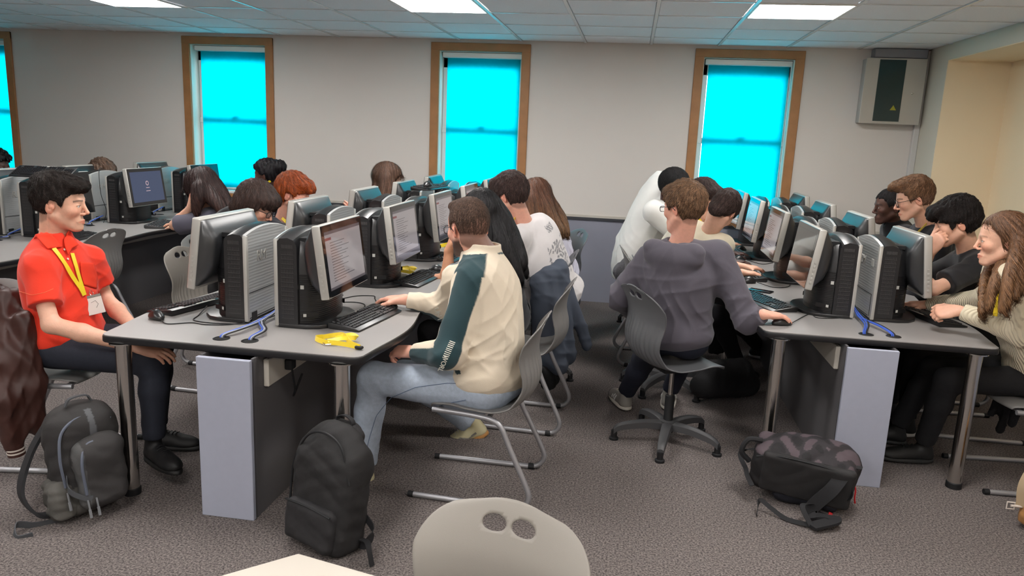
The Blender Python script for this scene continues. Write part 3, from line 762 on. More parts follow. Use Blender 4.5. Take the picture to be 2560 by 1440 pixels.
# loose yellow lanyards
M_yel = mat('lanyard_yellow', srgb(235, 205, 20), .5, sheen=.3)
def lan(loc, rz, label, s=1):
    t = thing('lanyard', label, 'lanyard', loc, rz)
    c = MB()
    p1 = bez([(-.10, .02, .010), (-.06, .055, .016), (0, .03, .03), (.05, .0, .012), (.12, -.03, .008)], 8)
    p2 = bez([(-.10, .02, .012), (-.11, -.02, .014), (-.05, -.045, .012), (.03, -.04, .014), (.12, -.035, .010)], 8)
    p3 = bez([(-.02, .0, .02), (.02, .06, .028), (.05, .05, .02), (.02, 0, .026), (-.03, -.045, .018)], 8)
    for p in (p1, p2): c.strip([q*s for q in p], (0, .3, 1), .02*s, .0015)
    c.strip([q*s for q in p3], (.2, .8, .4), .02*s, .0015)
    c.build('strap', M_yel, t)
    MB().rbox(.10*s, .135*s, -.045*s, -.025*s, .002, .014, .003, 1).build('clasp', M_blackm, t)
    MB().tube([(-.05, -.05, .008), (-.03, -.06, .006), (-.01, -.05, .008)], .002, 6).build('hook', M_chrome, t)
    return t
lan((-1.18, 2.96, ZT+.002), R(-12), 'yellow lanyard coiled on the nearest corner of the middle desk')
lan((-1.41, 4.66, ZT+.002), R(-25), 'yellow lanyard heap beside the second keyboard of the middle desk', .95)
lan((-1.40, 5.85, ZT+.002), R(20), 'small yellow lanyard on the middle desk, behind the bent wrist', .8)
# ------------------------------------------------------------------ chairs
def shell_mesh(name, m, parent, skid=True):
    prof = bez([(.215, .425), (.20, .442), (.12, .452), (.02, .440), (-.08, .434), (-.16, .448), (-.215, .49), (-.245, .55), (-.248, .61), (-.232, .68), (-.236, .74), (-.252, .79), (-.272, .835), (-.284, .856)], 6)
    prof = np.array(prof); n = len(prof); sl = np.concatenate([[0], np.cumsum(np.linalg.norm(np.diff(prof[:, [0, 1]], axis=0), axis=1))]); L = sl[-1]
    def wid(s):
        u = s/L
        w_ = np.interp(u, [0, .06, .2, .42, .5, .62, .75, .88, 1], [.17, .20, .215, .21, .195, .185, .198, .222, .225])
        e = min(1, (L-s)/.13); w_ *= (1-(1-e)**2.2)**.5*.60+.40 if e < 1 else 1
        return w_
    nv = 66; ns = 126; S = np.linspace(0, L, ns+1); V = []; UV = []
    for s in S:
        x = np.interp(s, sl, prof[:, 0]); z = np.interp(s, sl, prof[:, 1]); d = .004
        tx = np.interp(s+d, sl, prof[:, 0])-np.interp(s-d, sl, prof[:, 0]); tz = np.interp(s+d, sl, prof[:, 1])-np.interp(s-d, sl, prof[:, 1]); l = math.hypot(tx, tz)+1e-9; nx, nz = tz/l, -tx/l   # outward (rear/under) normal is (-nx,-nz)
        u = s/L; hw = wid(s)
        for k in range(nv+1):
            v = -1+2*k/nv; y = hw*v
            back = min(1, max(0, (u-.34)/.22)); back = back*back*(3-2*back); tp_ = min(1, max(0, (u-.72)/.28)); c = (.055*back*(1-.72*tp_)+.012*(1-back))*min(1.2, (y/.205)**2)
            rib = 0
            if .36 < u < .80: env = math.sin(PI*(u-.36)/.44)**.5; rib = .0045*env*(abs(math.sin(v*PI*5.5))**3-.3)*(1 if abs(v) < .93 else 0)
            # fore/aft bend of the sheet: edges come forward at the back, up at the seat
            V.append([x+c*back+nx*rib, y, z+c*(1-back)+nz*rib+.018*tp_*(1-v*v)]); UV.append((s, y))
    V = np.array(V); UV = np.array(UV); F = []; kill = set(); holes = (-.037, .037); RH = np.array([.018, .031])
    for i in range(ns):
        for k in range(nv):
            f = (i*(nv+1)+k, (i+1)*(nv+1)+k, (i+1)*(nv+1)+k+1, i*(nv+1)+k+1); ctr = UV[list(f)].mean(0)
            if any(np.linalg.norm((ctr-[L-.052, cy])/RH) < 1.0 for cy in holes): kill |= set(f); continue
            F.append(f)
    kept = set(q for f in F for q in f)
    for i in kill & kept:
        cy = min(holes, key=lambda c_: abs(c_-UV[i, 1])); q = (UV[i]-[L-.052, cy])/RH; rho = np.linalg.norm(q); tgt = np.array([L-.052, cy])+q/rho*RH
        V[i, 1] += tgt[1]-UV[i, 1]; V[i, 0] += np.interp(tgt[0], sl, prof[:, 0])-np.interp(UV[i, 0], sl, prof[:, 0]); V[i, 2] += np.interp(tgt[0], sl, prof[:, 1])-np.interp(UV[i, 0], sl, prof[:, 1])
    o = MB().add(V, F).build(name, m, parent, angle=80)
    me = o.data; bm = bmesh.new(); bm.from_mesh(me); bmesh.ops.delete(bm, geom=[v for v in bm.verts if not v.link_faces], context='VERTS')
    bm.normal_update(); vs = list(bm.verts); n2 = {v: bm.verts.new(v.co-v.normal*.0065) for v in vs}; fs = list(bm.faces); be = [e for e in bm.edges if len(e.link_faces) == 1]
    for f in fs: bm.faces.new([n2[v] for v in f.verts][::-1])
    for e in be: a_, b_ = e.verts; bm.faces.new((a_, b_, n2[b_], n2[a_]))
    bmesh.ops.recalc_face_normals(bm, faces=bm.faces[:])
    for f in bm.faces: f.smooth = True
    bm.to_mesh(me); bm.free()
    return o
def skid_chair(label, m, group=None):
    t = thing('skid_chair', label, 'chair', group=group); shell_mesh('seat_shell', m, t)
    for s in (-1, 1):
        p = [(.20, .19*s, .425), (.10, .195*s, .424), (-.02, .20*s, .418), (-.09, .205*s, .405), (-.125, .21*s, .375), (-.16, .215*s, .30), (-.235, .225*s, .15), (-.262, .228*s, .08), (-.245, .228*s, .035), (-.20, .227*s, .015), (-.10, .225*s, .0135), (.28, .215*s, .0135)]
        MB().tube(bez(p, 5), .0125, 12).build('frame_tube', M_tube, t)
        MB().tube([(.275, .215*s, .0135), (.30, .2145*s, .0135)], .0145, 12).build('end_cap', M_blackm, t)
        MB().tube([(-.215, .227*s, .0145), (-.185, .227*s, .0145)], .0155, 10).build('floor_glide', M_blackm, t)
    MB().tube([(.17, -.19, .424), (.17, .19, .424)], .011, 10).tube([(-.06, -.20, .414), (-.06, .20, .414)], .011, 10).build('cross_tube', M_tube, t)
    return t
def swivel_chair(label, m, group=None, dz=.03):
    t = thing('swivel_chair', label, 'chair', group=group); o = shell_mesh('seat_shell', m, t)
    o.location = (0, 0, dz)
    MB().rbox(-.10, .10, -.09, .09, .395+dz, .43+dz, .01, 2).build('seat_plate', M_blackm, t)
    MB().lathe([(.014, .24), (.014, .40+dz)], seg=16).build('gas_piston', M_chrome, t)
    MB().lathe([(.033, .06), (.030, .10), (.026, .11), (.026, .27), (.022, .275)], seg=20).build('column_sleeve', M_blackm, t)
    b = MB().lathe([(.05, .075), (.045, .125), (.03, .13)], seg=20)
    for k in range(5):
        a = 2*PI*k/5+.3; c, s_ = math.cos(a), math.sin(a)
        P = bez([(c*.03, s_*.03, .10), (c*.13, s_*.13, .102), (c*.22, s_*.22, .09), (c*.275, s_*.275, .075), (c*.30, s_*.30, .055)], 4)
        n = len(P); V = []; F = []
        for i, p in enumerate(P):
            w_ = .03-.012*i/(n-1); h_ = .022-.006*i/(n-1)
            for dy, dz_ in ((-1, -1), (-.9, .6), (-.4, 1), (.4, 1), (.9, .6), (1, -1)): V.append((p[0]-s_*w_*dy, p[1]+c*w_*dy, p[2]+h_*dz_))
        for i in range(n-1):
            for q in range(6): F.append((i*6+q, i*6+(q+1) % 6, (i+1)*6+(q+1) % 6, (i+1)*6+q))
        F += [tuple(range(6))[::-1], tuple((n-1)*6+q for q in range(6))]; b.add(V, F)
    b.build('star_base', mat('base_plastic', srgb(66, 66, 68), .5), t)
    for k in range(5):
        a = 2*PI*k/5+.3; MB().lathe([(.026, 0), (.026, .012), (.017, .016), (.017, .055)], (math.cos(a)*.295, math.sin(a)*.295, 0), 16).build('glide', M_blackm, t)
    return t
GRP = 'grey plastic classroom chairs'
sk = skid_chair('grey moulded chair on bent tube legs under the bearded man', M_shell, GRP); sk.location = (-.60, 3.30, 0); sk.rotation_euler = (0, 0, R(178))
dup(sk, (-.55, 4.20, 0), R(178), 'grey tube-leg chair behind the bearded man, under the long black hair', GRP)
dup(sk, (-2.70, 3.12, 0), R(8), 'grey tube-leg chair of the boy in red, brown leather jacket over it', GRP)
sw = swivel_chair('grey moulded swivel chair on a five-star base under the boy in the grey hoodie', M_shelld, 'grey swivel chairs'); sw.location = (.30, 4.06, 0); sw.rotation_euler = (0, 0, R(28))
dup(sw, (-.62, 6.15, 0), R(205), 'grey swivel chair of the girl with long brown hair by the back wall', 'grey swivel chairs')
dup(sw, (-.60, 5.05, 0), R(183), 'grey swivel chair with a grey coat over its back', 'grey swivel chairs')
dup(sw, (.28, 6.75, 0), R(10), 'grey swivel chair at the window wall under the person in the white top', 'grey swivel chairs')
dup(sw, (.33, 5.00, 0), R(5), 'swivel chair beyond the boy in the grey hoodie, under the boy with the watch', 'grey swivel chairs')
dup(sk, (-3.93, 4.86, 0), R(178), 'empty grey ribbed chair behind the boy in red, pushed up to the far left desk', GRP)
fg = skid_chair('pale grey chair in the near foreground, cut off by the lower edge', mat('chair_shell_pale', srgb(150, 145, 138), .45, bump=(500, .05)), GRP); a_ = on(1140, 1252, .835); b_ = on(1472, 1372, .80); m_ = on(1282, 1276, .85); hd_ = math.atan2(b_[0]-a_[0], -(b_[1]-a_[1])); 
hd_ += PI; fg.location = (m_[0]+.28*math.cos(hd_), m_[1]+.28*math.sin(hd_), 0); fg.rotation_euler = (0, 0, hd_); fg.scale = (1, .92, 1)
dup(fg, (-2.50, 4.28, 0), R(-4), 'empty pale grey chair between the boy in red and the nearest monitor', GRP)
for x, y, rz, l in ((2.12, 4.02, 184, 'tube-leg chair of the girl in the cream jumper'), (2.16, 4.75, 182, 'chair of the boy in the black T-shirt on the right'), (2.18, 5.42, 180, 'chair of the boy with glasses on the right'), (2.22, 6.1, 180, 'chair of the boy in the black zip jacket'),
                    (-2.72, 4.82, 4, 'chair of the girl with the brown bob and glasses'), (-2.72, 5.40, 2, 'chair of the red-haired boy'), (-2.5, 6.3, 0, 'chair of the long-haired girl left of the middle desk'),
                    (-3.42, 5.72, 180, 'chair of the girl resting her head on her hand'), (-3.4, 6.75, 180, 'chair of the person with braids tied in a bun'), (-5.75, 6.5, 0, 'chair of the person whose hair shows above the far left computers'), (-5.9, 5.7, 0, 'chair of the person at the very left edge'), (.24, 5.66, 5, 'chair of the boy with brown fringe beyond the grey hoodie')):
    dup(sk, (x, y, 0), R(rz), l, GRP)
# near white table, lower left
t = thing('side_table', 'white table corner cut off by the lower edge of the photo', 'table', (-.66, 1.39, 0))
P0 = np.array([-.655, 1.400]); d1 = nrm(np.array([-.787+.655, 1.281-1.407])); d2 = nrm(np.array([-.443+.655, 1.359-1.407]))
d2 = nrm(np.array([.975, -.22])); d1 = nrm(np.array([-.72, -.69])); c0 = np.array([-.66, 1.39])
poly = [P0-c0, P0-c0+d1*.5, P0-c0+d1*.5+d2*.7, P0-c0+d2*.7]
MB().prism([tuple(p) for p in poly], .715, .74, bev=.004).build('table_top', mat('table_cream', srgb(204, 196, 184), .4), t)
for p in (P0-c0+d1*.08+d2*.08, P0-c0+d1*.42+d2*.08, P0-c0+d1*.42+d2*.62, P0-c0+d1*.08+d2*.62):
    MB().tube([(p[0], p[1], .714), (p[0], p[1], 0)], .016, 12).build('leg', M_tube, t)
# ------------------------------------------------------------------ people
M_skin = mat('skin', (.6, .4, .3), .48, attr=True, noise=(55, .06), sss=.10, bump=(180, .08))
M_eye = mat('eye_wet', (.8, .8, .8), .12, attr=True)
M_hairm = mat('hair_strands', (.1, .06, .04), .5, attr=True, bump=(160, .5, (1, 1, .12)), noise=(70, .18), spec=.35)
M_hairs = mat('hair_short', (.1, .06, .04), .6, attr=True, bump=(240, .6), noise=(120, .25), spec=.3)
M_cloth = mat('cloth_soft', (.5, .5, .5), .85, attr=True, bump=(420, .15), noise=(14, .03), sheen=.15)
M_knit = mat('cloth_knit', (.5, .5, .5), .9, attr=True, wave=(30, .5, 'Y'), sheen=.2)
M_denim = mat('denim', (.3, .4, .5), .85, attr=True, bump=(300, .25), noise=(60, .10))
M_shoe = mat('shoe_leather', (.5, .5, .5), .6, attr=True)
M_rubber = mat('shoe_sole', (.5, .4, .3), .6, attr=True)
M_frame = mat('spectacle_frame', srgb(22, 22, 26), .25)
M_lens = mat('spectacle_lens', (.75, .85, .9), .03, alpha=.16)
UP = np.array([0, 0, 1.0])
def rotm(yaw, pitch, roll, base=None):
    """columns forward, left, up; pitch>0 looks down, roll>0 leans to its right"""
    cy, sy = math.cos(yaw), math.sin(yaw); f = np.array([cy, sy, 0.]); l = np.array([-sy, cy, 0.]); u = UP
    cp, sp = math.cos(pitch), math.sin(pitch); f, u = f*cp-u*sp, u*cp+f*sp
    cr, sr = math.cos(roll), math.sin(roll); l, u = l*cr+u*sr, u*cr-l*sr
    return np.stack([f, l, u], 1)
def head_prims(F, T, M, s, p):
    """T maps head coordinates to the room"""
    c = lambda a, b, ra, rb=None, k=.012, mode='u': F.cap(T(a), T(b), ra*s, None if rb is None else rb*s, k*s, mode)
    e = lambda a, r, k=.012, mode='u', Q=None: F.ell(T(a), np.array(r)*s, M if Q is None else M@Q, k*s, mode)
    jw = p.get('jaw', 1.0); n = p.get('nose', 1.0)
    e((-.016, 0, .036), (.098, .075, .088)); e((.034, 0, .036), (.056, .062, .062), .02)
    e((.030, 0, -.024), (.052, .055*jw, .076), .03)
    for g in (-1, 1):
        c((-.006, .054*g*jw, -.045), (.060, .018*g*jw, -.097), .014, .014, .030)
        e((.060, .035*g, -.020), (.022, .022, .020), .026)
    e((.074, 0, -.098), (.017, .021, .014), .020)
    c((.082, -.026, .0235), (.082, .026, .0235), .0075, None, .016)
    e((.072, 0, -.066), (.0185, .028, .024), .020)
    c((.0885, 0, .016), (.098+.010*n, 0, -.026), .0062, .0078, .014); e((.097+.011*n, 0, -.029), (.0088, .0088, .0078), .006)
    for g in (-1, 1):
        e((.0955, .0110*g, -.0355), (.0095, .0062, .0062), .005)
        e((.1085, .0355*g, .003), (.0155, .0150, .0115), .012, 's')
        e((.1035, .0060*g, -.0415), (.0030, .0025, .0020), .0015, 's')
    c((.0765, -.027, -.0672), (.0935, 0, -.0632), .0036, .0046, .005); c((.0765, .027, -.0672), (.0935, 0, -.0632), .0036, .0046, .005)
    c((.0765, -.022, -.0725), (.0915, 0, -.0745), .0040, .0054, .006); c((.0765, .022, -.0725), (.0915, 0, -.0745), .0040, .0054, .006)
    c((.0845, -.028, -.0680), (.0995, 0, -.0688), .0017, None, .002, 's'); c((.0845, .028, -.0680), (.0995, 0, -.0688), .0017, None, .002, 's')
    for g in (-1, 1):   # ears
        Q = np.array(Matrix.Rotation(R(12), 3, 'Y') @ Matrix.Rotation(R(-20*g), 3, 'Z'))
        e((-.012, .077*g, -.004), (.0175, .006, .030), .006, 'u', Q); e((-.009, .0825*g, .002), (.0105, .0055, .019), .004, 's', Q); e((.000, .0765*g, -.006), (.006, .005, .009), .004, 'u', Q)
        e((-.010, .0795*g, .000), (.005, .004, .012), .003, 'u', Q)
    if p.get('eyes', 1):
        for g in (-1, 1):   # lids with the slit of the open eye
            e((.0755, .031*g, .003), (.0132, .0150, .0122), .004)
            op = p.get('open', .0048)
            if op > 0: e((.0905, .0315*g, .0012), (.0105, .0118, op*.85), .0012, 's')
def head_colors(V, Hl, p, skin):
    """vertex colours in head coordinates: lips, brows, hair roots, warm cheeks and ears"""
    C = np.tile(np.array(skin, float), (len(V), 1)); x, y, z = Hl.T
    near = (np.linalg.norm(Hl, axis=1) < .17)
    def blend(w, c):
        w = np.clip(w, 0, 1)[:, None]*near[:, None]; C[:] = C*(1-w)+np.array(c)*w
    red = np.array(skin)*[1.08, .74, .70]
    blend(.55*np.exp(-((x-.075)**2+(np.abs(y)-.04)**2+(z+.025)**2)/.0005), red)
    blend(.5*np.exp(-((x-.108)**2+y**2+(z+.032)**2)/.00025), red)
    blend(np.where((np.abs(y) > .073) & (z > -.04) & (z < .035) & (x < .02), .55, 0), red)
    lip = np.array(skin)*p.get('lip', [.78, .44, .42])
    wl = np.clip((.0125-.36*np.abs(y)-np.abs(z+.0692))/.003, 0, 1)*((x > .074) & (np.abs(y) < .030)); blend(wl*.8, lip)
    bc = p.get('brow', (.03, .02, .015)); by = np.abs(y)
    bz = .0245+.10*(by-.015)-2.6*np.maximum(by-.034, 0)**1.2*0-.35*np.maximum(by-.036, 0)
    wb = np.exp(-((z-bz)/.0038)**2)*((by > .011) & (by < .052) & (x > .05)); blend(wb*p.get('browk', .85), bc)
    for g in (-1, 1):
        if p.get('eyes', 1):
            yy = (y-.0315*g)/.0150; zz = z-.0012-.0052*np.sqrt(np.clip(1-yy*yy, 0, 1))*(1 if p.get('open', .0048) > 0 else -.4)
            blend(np.exp(-(zz/.0013)**2)*(np.abs(yy) < 1)*(x > .07)*.8, (.03, .02, .015))
    if p.get('beard'):
        k = p['beard']; bcol = p.get('beardc', bc)
        wj = np.clip((-.030-z-.9*np.maximum(0, x-.03))/.02, 0, 1)*(x > -.03); wj = np.maximum(wj, ((x > .075) & (z < -.045) & (z > -.11)).astype(float)*.9)
        wj *= (1-wl)*np.clip((z+.122-.35*np.maximum(x, 0)*0)/.012, 0, 1); blend(wj*k*(near), bcol)
    if p.get('stub'):
        hc = p['stub'][0]; g = np.interp(x, p['gx'], p['gz']); blend(np.clip((z-g+p['stub'][1])/.012, 0, 1)*p.get('stubk', .8), hc)
    return C
def hand_prims(F, Wp, d, n, side, curl=.35, s=1.0, thumb=1.0, spread=1.0):
    """side +1 left hand, -1 right hand; n = back of the hand; curl in radians per joint"""
    d = nrm(d); n = nrm(np.array(n)-d*np.dot(n, d)); t = -side*np.cross(n, d)*-1
    t = np.cross(n, d)*(-side)   # towards the thumb
    Wp = np.array(Wp, float); kn = []
    for i, (a, b) in enumerate(((.034, .086), (.012, .090), (-.009, .086), (-.028, .078))):
        k = Wp+d*b*s+t*a*s*.82; kn.append(k); F.cap(Wp+d*.012*s+t*a*.45*s, k-n*.001, .0155*s, .0112*s, .012*s)
    F.ell(Wp+d*.05*s, np.array([.045, .037, .0135])*s, np.stack([d, t, n], 1), .012*s)
    F.cap(Wp+d*.02*s+t*.018*s-n*.006*s, Wp+d*.055*s+t*.03*s-n*.008*s, .016*s, .012*s, .01*s)
    curls = curl if hasattr(curl, '__len__') else [curl]*4
    for i, (L, sp) in enumerate(((.070, .16), (.078, .03), (.072, -.08), (.056, -.2))):
        p = kn[i]; a = 0; dd = nrm(d+t*sp*.6*spread)
        for j, fr in enumerate((.44, .31, .25)):
            a += curls[i]*(1.1 if j else .8); q = p+(dd*math.cos(a)-n*math.sin(a))*L*fr*s
            F.cap(p, q, (.0092-.0009*j-.0006*(i == 3))*s, (.0084-.0010*j-.0006*(i == 3))*s, .003*s); p = q
    b0 = Wp+d*.03*s+t*.024*s-n*.004*s; b1 = b0+nrm(d*.75+t*(.75*thumb)-n*.30)*.038*s; b2 = b1+nrm(d*.95+t*.30*thumb-n*.35)*.030*s; b3 = b2+nrm(d*1.0-t*.05-n*.45)*.024*s
    F.cap(b0, b1, .0135*s, .011*s, .010*s); F.cap(b1, b2, .0105*s, .0095*s, .005*s); F.cap(b2, b3, .0095*s, .0075*s, .004*s)
def ik(S, Wt, l1, l2, hint):
    S = np.array(S, float); Wt = np.array(Wt, float); d = Wt-S; L = np.linalg.norm(d); e = d/L
    if L > (l1+l2)*.985: k = L/((l1+l2)*.985); l1 *= k; l2 *= k
    a = (l1*l1-l2*l2+L*L)/(2*L); h = math.sqrt(max(l1*l1-a*a, 0)); hp = np.array(hint, float); hp = hp-e*np.dot(hp, e); hp = nrm(hp)
    return S+e*a+hp*h
def uvs(c, M, r, cols, s=1):
    """eyeball island; forward axis M[:,0]"""
    V = []; F = []; C = []; n, m = 14, 12
    for i in range(m+1):
        th = PI*i/m
        for k in range(n):
            ph = 2*PI*k/n; loc = np.array([math.cos(th), math.sin(th)*math.cos(ph), math.sin(th)*math.sin(ph)])*r
            V.append(c+M@loc); C.append(cols[0] if th < .20 else cols[1] if th < .50 else cols[2])
    for i in range(m):
        for k in range(n): F.append((i*n+k, i*n+(k+1) % n, (i+1)*n+(k+1) % n, (i+1)*n+k))
    return V, F, C
SKIN = dict(fair=srgb(226, 176, 150), tan=srgb(206, 150, 118), pink=srgb(230, 172, 150), dark=srgb(78, 50, 40), deep=srgb(70, 45, 38))
def strand_ribbons(G, V, Q, C, Mh, crown, hair, s, org):
    """thin flat locks that follow the hair surface from the crown outwards and downwards"""
    N = hair.get('n', 5200 if hair.get('locks') else 4200); r = np.random.default_rng(3)
    D = G.D.astype(np.float32); gr = np.gradient(D, G.h)
    def samp(P):
        q = np.clip(((P-G.lo)/G.h), 0, np.array(D.shape)-1.001); i = q.astype(int); f = q-i
        def tri(A):
            o = 0
            for a in (0, 1):
                for b in (0, 1):
                    for c in (0, 1): o = o+A[i[:, 0]+a, i[:, 1]+b, i[:, 2]+c]*((f[:, 0] if a else 1-f[:, 0])*(f[:, 1] if b else 1-f[:, 1])*(f[:, 2] if c else 1-f[:, 2]))
            return o
        n = np.stack([tri(g) for g in gr], 1); return tri(D), n/(np.linalg.norm(n, axis=1)[:, None]+1e-6)
    idx = r.integers(0, len(V), N); P = V[idx]+r.normal(size=(N, 3))*.002; c0 = C[idx]
    n = samp(P)[1]; K = 5; lng = hair.get('len', .11 if hair.get('locks') else .030)*s*r.uniform(.5, 1.2, N)
    grav = hair.get('grav', 1.4 if hair.get('locks') else .25); comb = Mh@np.array(hair.get('comb', (-.55, 0, 0) if hair.get('locks') else (.25, 0, 0)), float)
    jit = r.normal(size=(N, 3))*hair.get('jit', .07 if hair.get('locks') else .22); lift = hair.get('lift', .0002 if hair.get('locks') else .0035)*r.uniform(0, 1.6, N)
    pts = [P]; nn = [n]
    for k in range(K-1):
        d = P-crown; d = d/(np.linalg.norm(d, axis=1)[:, None]+.02); d = d+comb+np.array([0, 0, -grav])+jit
        d = d-n*np.sum(d*n, 1)[:, None]; d = d/(np.linalg.norm(d, axis=1)[:, None]+1e-6); P = P+d*(lng/(K-1))[:, None]
        dist, n = samp(P); tgt = .0008+lift*(k+1)/K; P = P+n*np.clip(tgt-dist, -.004, .004)[:, None]; pts.append(P); nn.append(n)
    w0 = hair.get('w', .0011)*s; Vr = []; 
    for k in range(K):
        t = pts[min(k+1, K-1)]-pts[max(k-1, 0)]; b = np.cross(t, nn[k]); b = b/(np.linalg.norm(b, axis=1)[:, None]+1e-6); w = w0*(1, 1.1, 1, .7, .15)[k]
        Vr += [pts[k]-b*w-org, pts[k]+b*w-org]
    Vr = np.stack(Vr, 1).reshape(-1, 3); base = np.arange(N)*2*K; F = []
    for k in range(K-1): F.append(np.stack([base+2*k, base+2*k+1, base+2*k+3, base+2*k+2], 1))
    F = np.concatenate(F); tone = r.uniform(.65, 1.45, N)[:, None]; Cr = np.repeat(np.clip(c0*tone, 0, 1), 2*K, axis=0)
    return [(Vr, F.tolist(), Cr)]
def person(label, hip, head, yaw, hd=(0, 0, 0), skin='fair', hands=(None, None), feet=None, hair=None, top=None, legs=None, shoes=None, hs=1.0, face=None, res=.0042, sw=.18, hints=(None, None),
           bulk=1.0, spine=0.0, neck=None, lean=0, glasses=None, lanyard=None, shl=(None, None), knees=(None, None), spread=.11, elbows=(None, None), bare=False):
    t = thing('person', label, 'person', (hip[0], hip[1], 0)); org = np.array([hip[0], hip[1], 0.])
    face = dict(face or {}); hip = np.array(hip, float); head = np.array(head, float)
    sk = np.array(SKIN[skin]) if isinstance(skin, str) else np.array(skin)
    f = np.array([math.cos(yaw), math.sin(yaw), 0]); l = np.array([-math.sin(yaw), math.cos(yaw), 0])
    Mh = rotm(yaw+hd[0], hd[1], hd[2]); s = hs
    Th = lambda a: head+Mh@(np.array(a, float)*s)
    nb = np.array(neck, float) if neck is not None else Th((-.022, 0, -.075))-UP*.092*s-f*.015
    up = nrm(nb-hip); fu = nrm(f-up*np.dot(f, up)); Mt = np.stack([fu, l, up], 1); TL = np.linalg.norm(nb-hip)
    ch = hip+up*TL*.66-fu*(.01+spine*.8); ab = hip+up*TL*.33-fu*spine
    S = [nb-up*.055+l*sw*g-fu*.005 for g in (1, -1)]
    for i in (0, 1):
        if shl[i] is not None: S[i] = np.array(shl[i], float)
    # arms
    Wr = []; El = []
    for i, g in enumerate((1, -1)):
        hnd = hands[i]
        if hnd is None: hnd = dict(p=hip+f*.30+l*.10*g+UP*.10, d=f-l*g*.3, n=UP)
        hp = hints[i] if hints[i] is not None else -UP*.8+l*g*.6-f*.3
        Wr.append(hnd); El.append(np.array(elbows[i], float) if elbows[i] is not None else ik(S[i], hnd['p'], .29*s**.5, .255*s**.5, hp))
    # ---- body (skin): one continuous surface of head, neck, chest, arms and hands
    pts = [Th((.13, 0, .13)), Th((-.13, 0, -.15)), Th((0, .11, 0)), Th((0, -.11, 0)), Th((.13, 0, -.12)), Th((-.1, 0, .13)), ch-fu*.1, ch+fu*.12]+S+El+[np.array(w['p'])+nrm(w['d'])*.2 for w in Wr]+[np.array(w['p']) for w in Wr]
    pts = np.array(pts); F = Field(pts.min(0)-.05, pts.max(0)+.05, res)
    F.ell(ch, (.095*bulk, .145*bulk, TL*.34), Mt, .03)
    for i in (0, 1): F.cap(nb-up*.06, S[i]-up*.03, .034, .028, .03)
    nk = .0505*face.get('neck', 1)
    F.cap(Th((-.028, 0, -.04)), nb-UP*.01, nk*s, (nk+.006)*s, .03); F.cap(nb-up*.01, nb-up*.06, (nk+.004)*s, (nk+.012)*s, .03)
    for i in (0, 1):
        ar = Wr[i].get('r', 1)*bulk**.5; w = np.array(Wr[i]['p'], float)
        F.cap(S[i]-up*.02, El[i], .036*ar, .036*ar, .03); F.cap(El[i], El[i]+(w-El[i])*.35, .036*ar, .038*ar, .02); F.cap(El[i]+(w-El[i])*.35, w, .038*ar, .0245*ar, .02)
        F.cap(w, w+nrm(Wr[i]['d'])*.02, .023*s, .021*s, .012)
        if not Wr[i].get('hide'): hand_prims(F, w, Wr[i]['d'], Wr[i]['n'], (1, -1)[i], Wr[i].get('curl', .35), s, Wr[i].get('thumb', 1), Wr[i].get('spread', 1))
    head_prims(F, Th, Mh, s, face)
    V, Q = F.mesh(); Hl = (V-head)@Mh/s; C = head_colors(V, Hl, face, sk)
    for i in (0, 1):    # knuckles a little redder
        dd = np.linalg.norm(V-(np.array(Wr[i]['p'])+nrm(Wr[i]['d'])*.11), axis=1); wgt = np.clip(1-dd/.09, 0, 1)[:, None]*.35; C = C*(1-wgt)+C*[1.04, .82, .78]*wgt
    ex = []
    if face.get('eyes', 1) and face.get('open', .0048) > 0:
        for g in (-1, 1):
            lk = face.get('look', (0, 0)); Me = Mh@np.array(Matrix.Rotation(lk[0], 3, 'Z') @ Matrix.Rotation(lk[1], 3, 'Y'))
            ex.append(uvs(Th((.0762, .031*g, .0018))-org, Me, .0117*s, [(.005, .005, .005), face.get('iris', (.06, .035, .02)), (.62, .58, .55)]))
    mesh_obj('body', V-org, Q, M_skin, t, C, ex)
    # ---- hair
    if hair:
        hc = np.array(hair['c'], float); gx = hair.get('gx', [-.14, -.06, -.035, -.022, .012, .03, .045, .07, .12]); gz = hair.get('gz', [-.075, -.075, -.06, .02, .02, -.005, .045, .068, .075])
        hp_ = [Th(q) for q in ((.15, 0, .17), (-.16, 0, -.13), (0, .14, 0), (0, -.14, 0), (.14, 0, -.05), (-.16, 0, .17))]+[np.array(q) for b in hair.get('locks', []) for q in b['p']]+[Th(np.array(b[0])+q*max(b[1])) for b in hair.get('blobs', []) for q in (np.array([1, 1, 1]), np.array([-1, -1, -1]), np.array([1, -1, 1]), np.array([-1, 1, -1]))]
        hp_ = np.array(hp_); G = Field(hp_.min(0)-.05, hp_.max(0)+.05, max(res, .0042) if not hair.get('locks') else max(res, .005))
        th = hair.get('t', .014); tt = hair.get('tt', th+.006)
        G.ell(Th((-.014, 0, .036+(tt-th)*.5)), np.array([.098+th, .076+th*.9, .090+(tt+th)*.5])*s, Mh, .01)
        for b in hair.get('blobs', []): G.ell(Th(b[0]), np.array(b[1])*s, Mh if len(b) < 3 else Mh@np.array(Matrix.Rotation(R(b[2]), 3, 'Y')), .02*s)
        X, Y, Z = G.ax[0][:, None, None]-head[0], G.ax[1][None, :, None]-head[1], G.ax[2][None, None, :]-head[2]
        lx = (X*Mh[0, 0]+Y*Mh[1, 0]+Z*Mh[2, 0])/s; ly = (X*Mh[0, 1]+Y*Mh[1, 1]+Z*Mh[2, 1])/s; lz = (X*Mh[0, 2]+Y*Mh[1, 2]+Z*Mh[2, 2])/s
        zz = np.interp(lx.ravel(), gx, gz).reshape(lx.shape)+hair.get('jag', .004)*np.sin(ly*210+lx*60)
        if hair.get('part'): zz = zz+hair['part']*ly*(lx > .03)
        cut = ((zz-lz)*.75*s).astype(np.float32); G.D = np.maximum(G.D, cut)
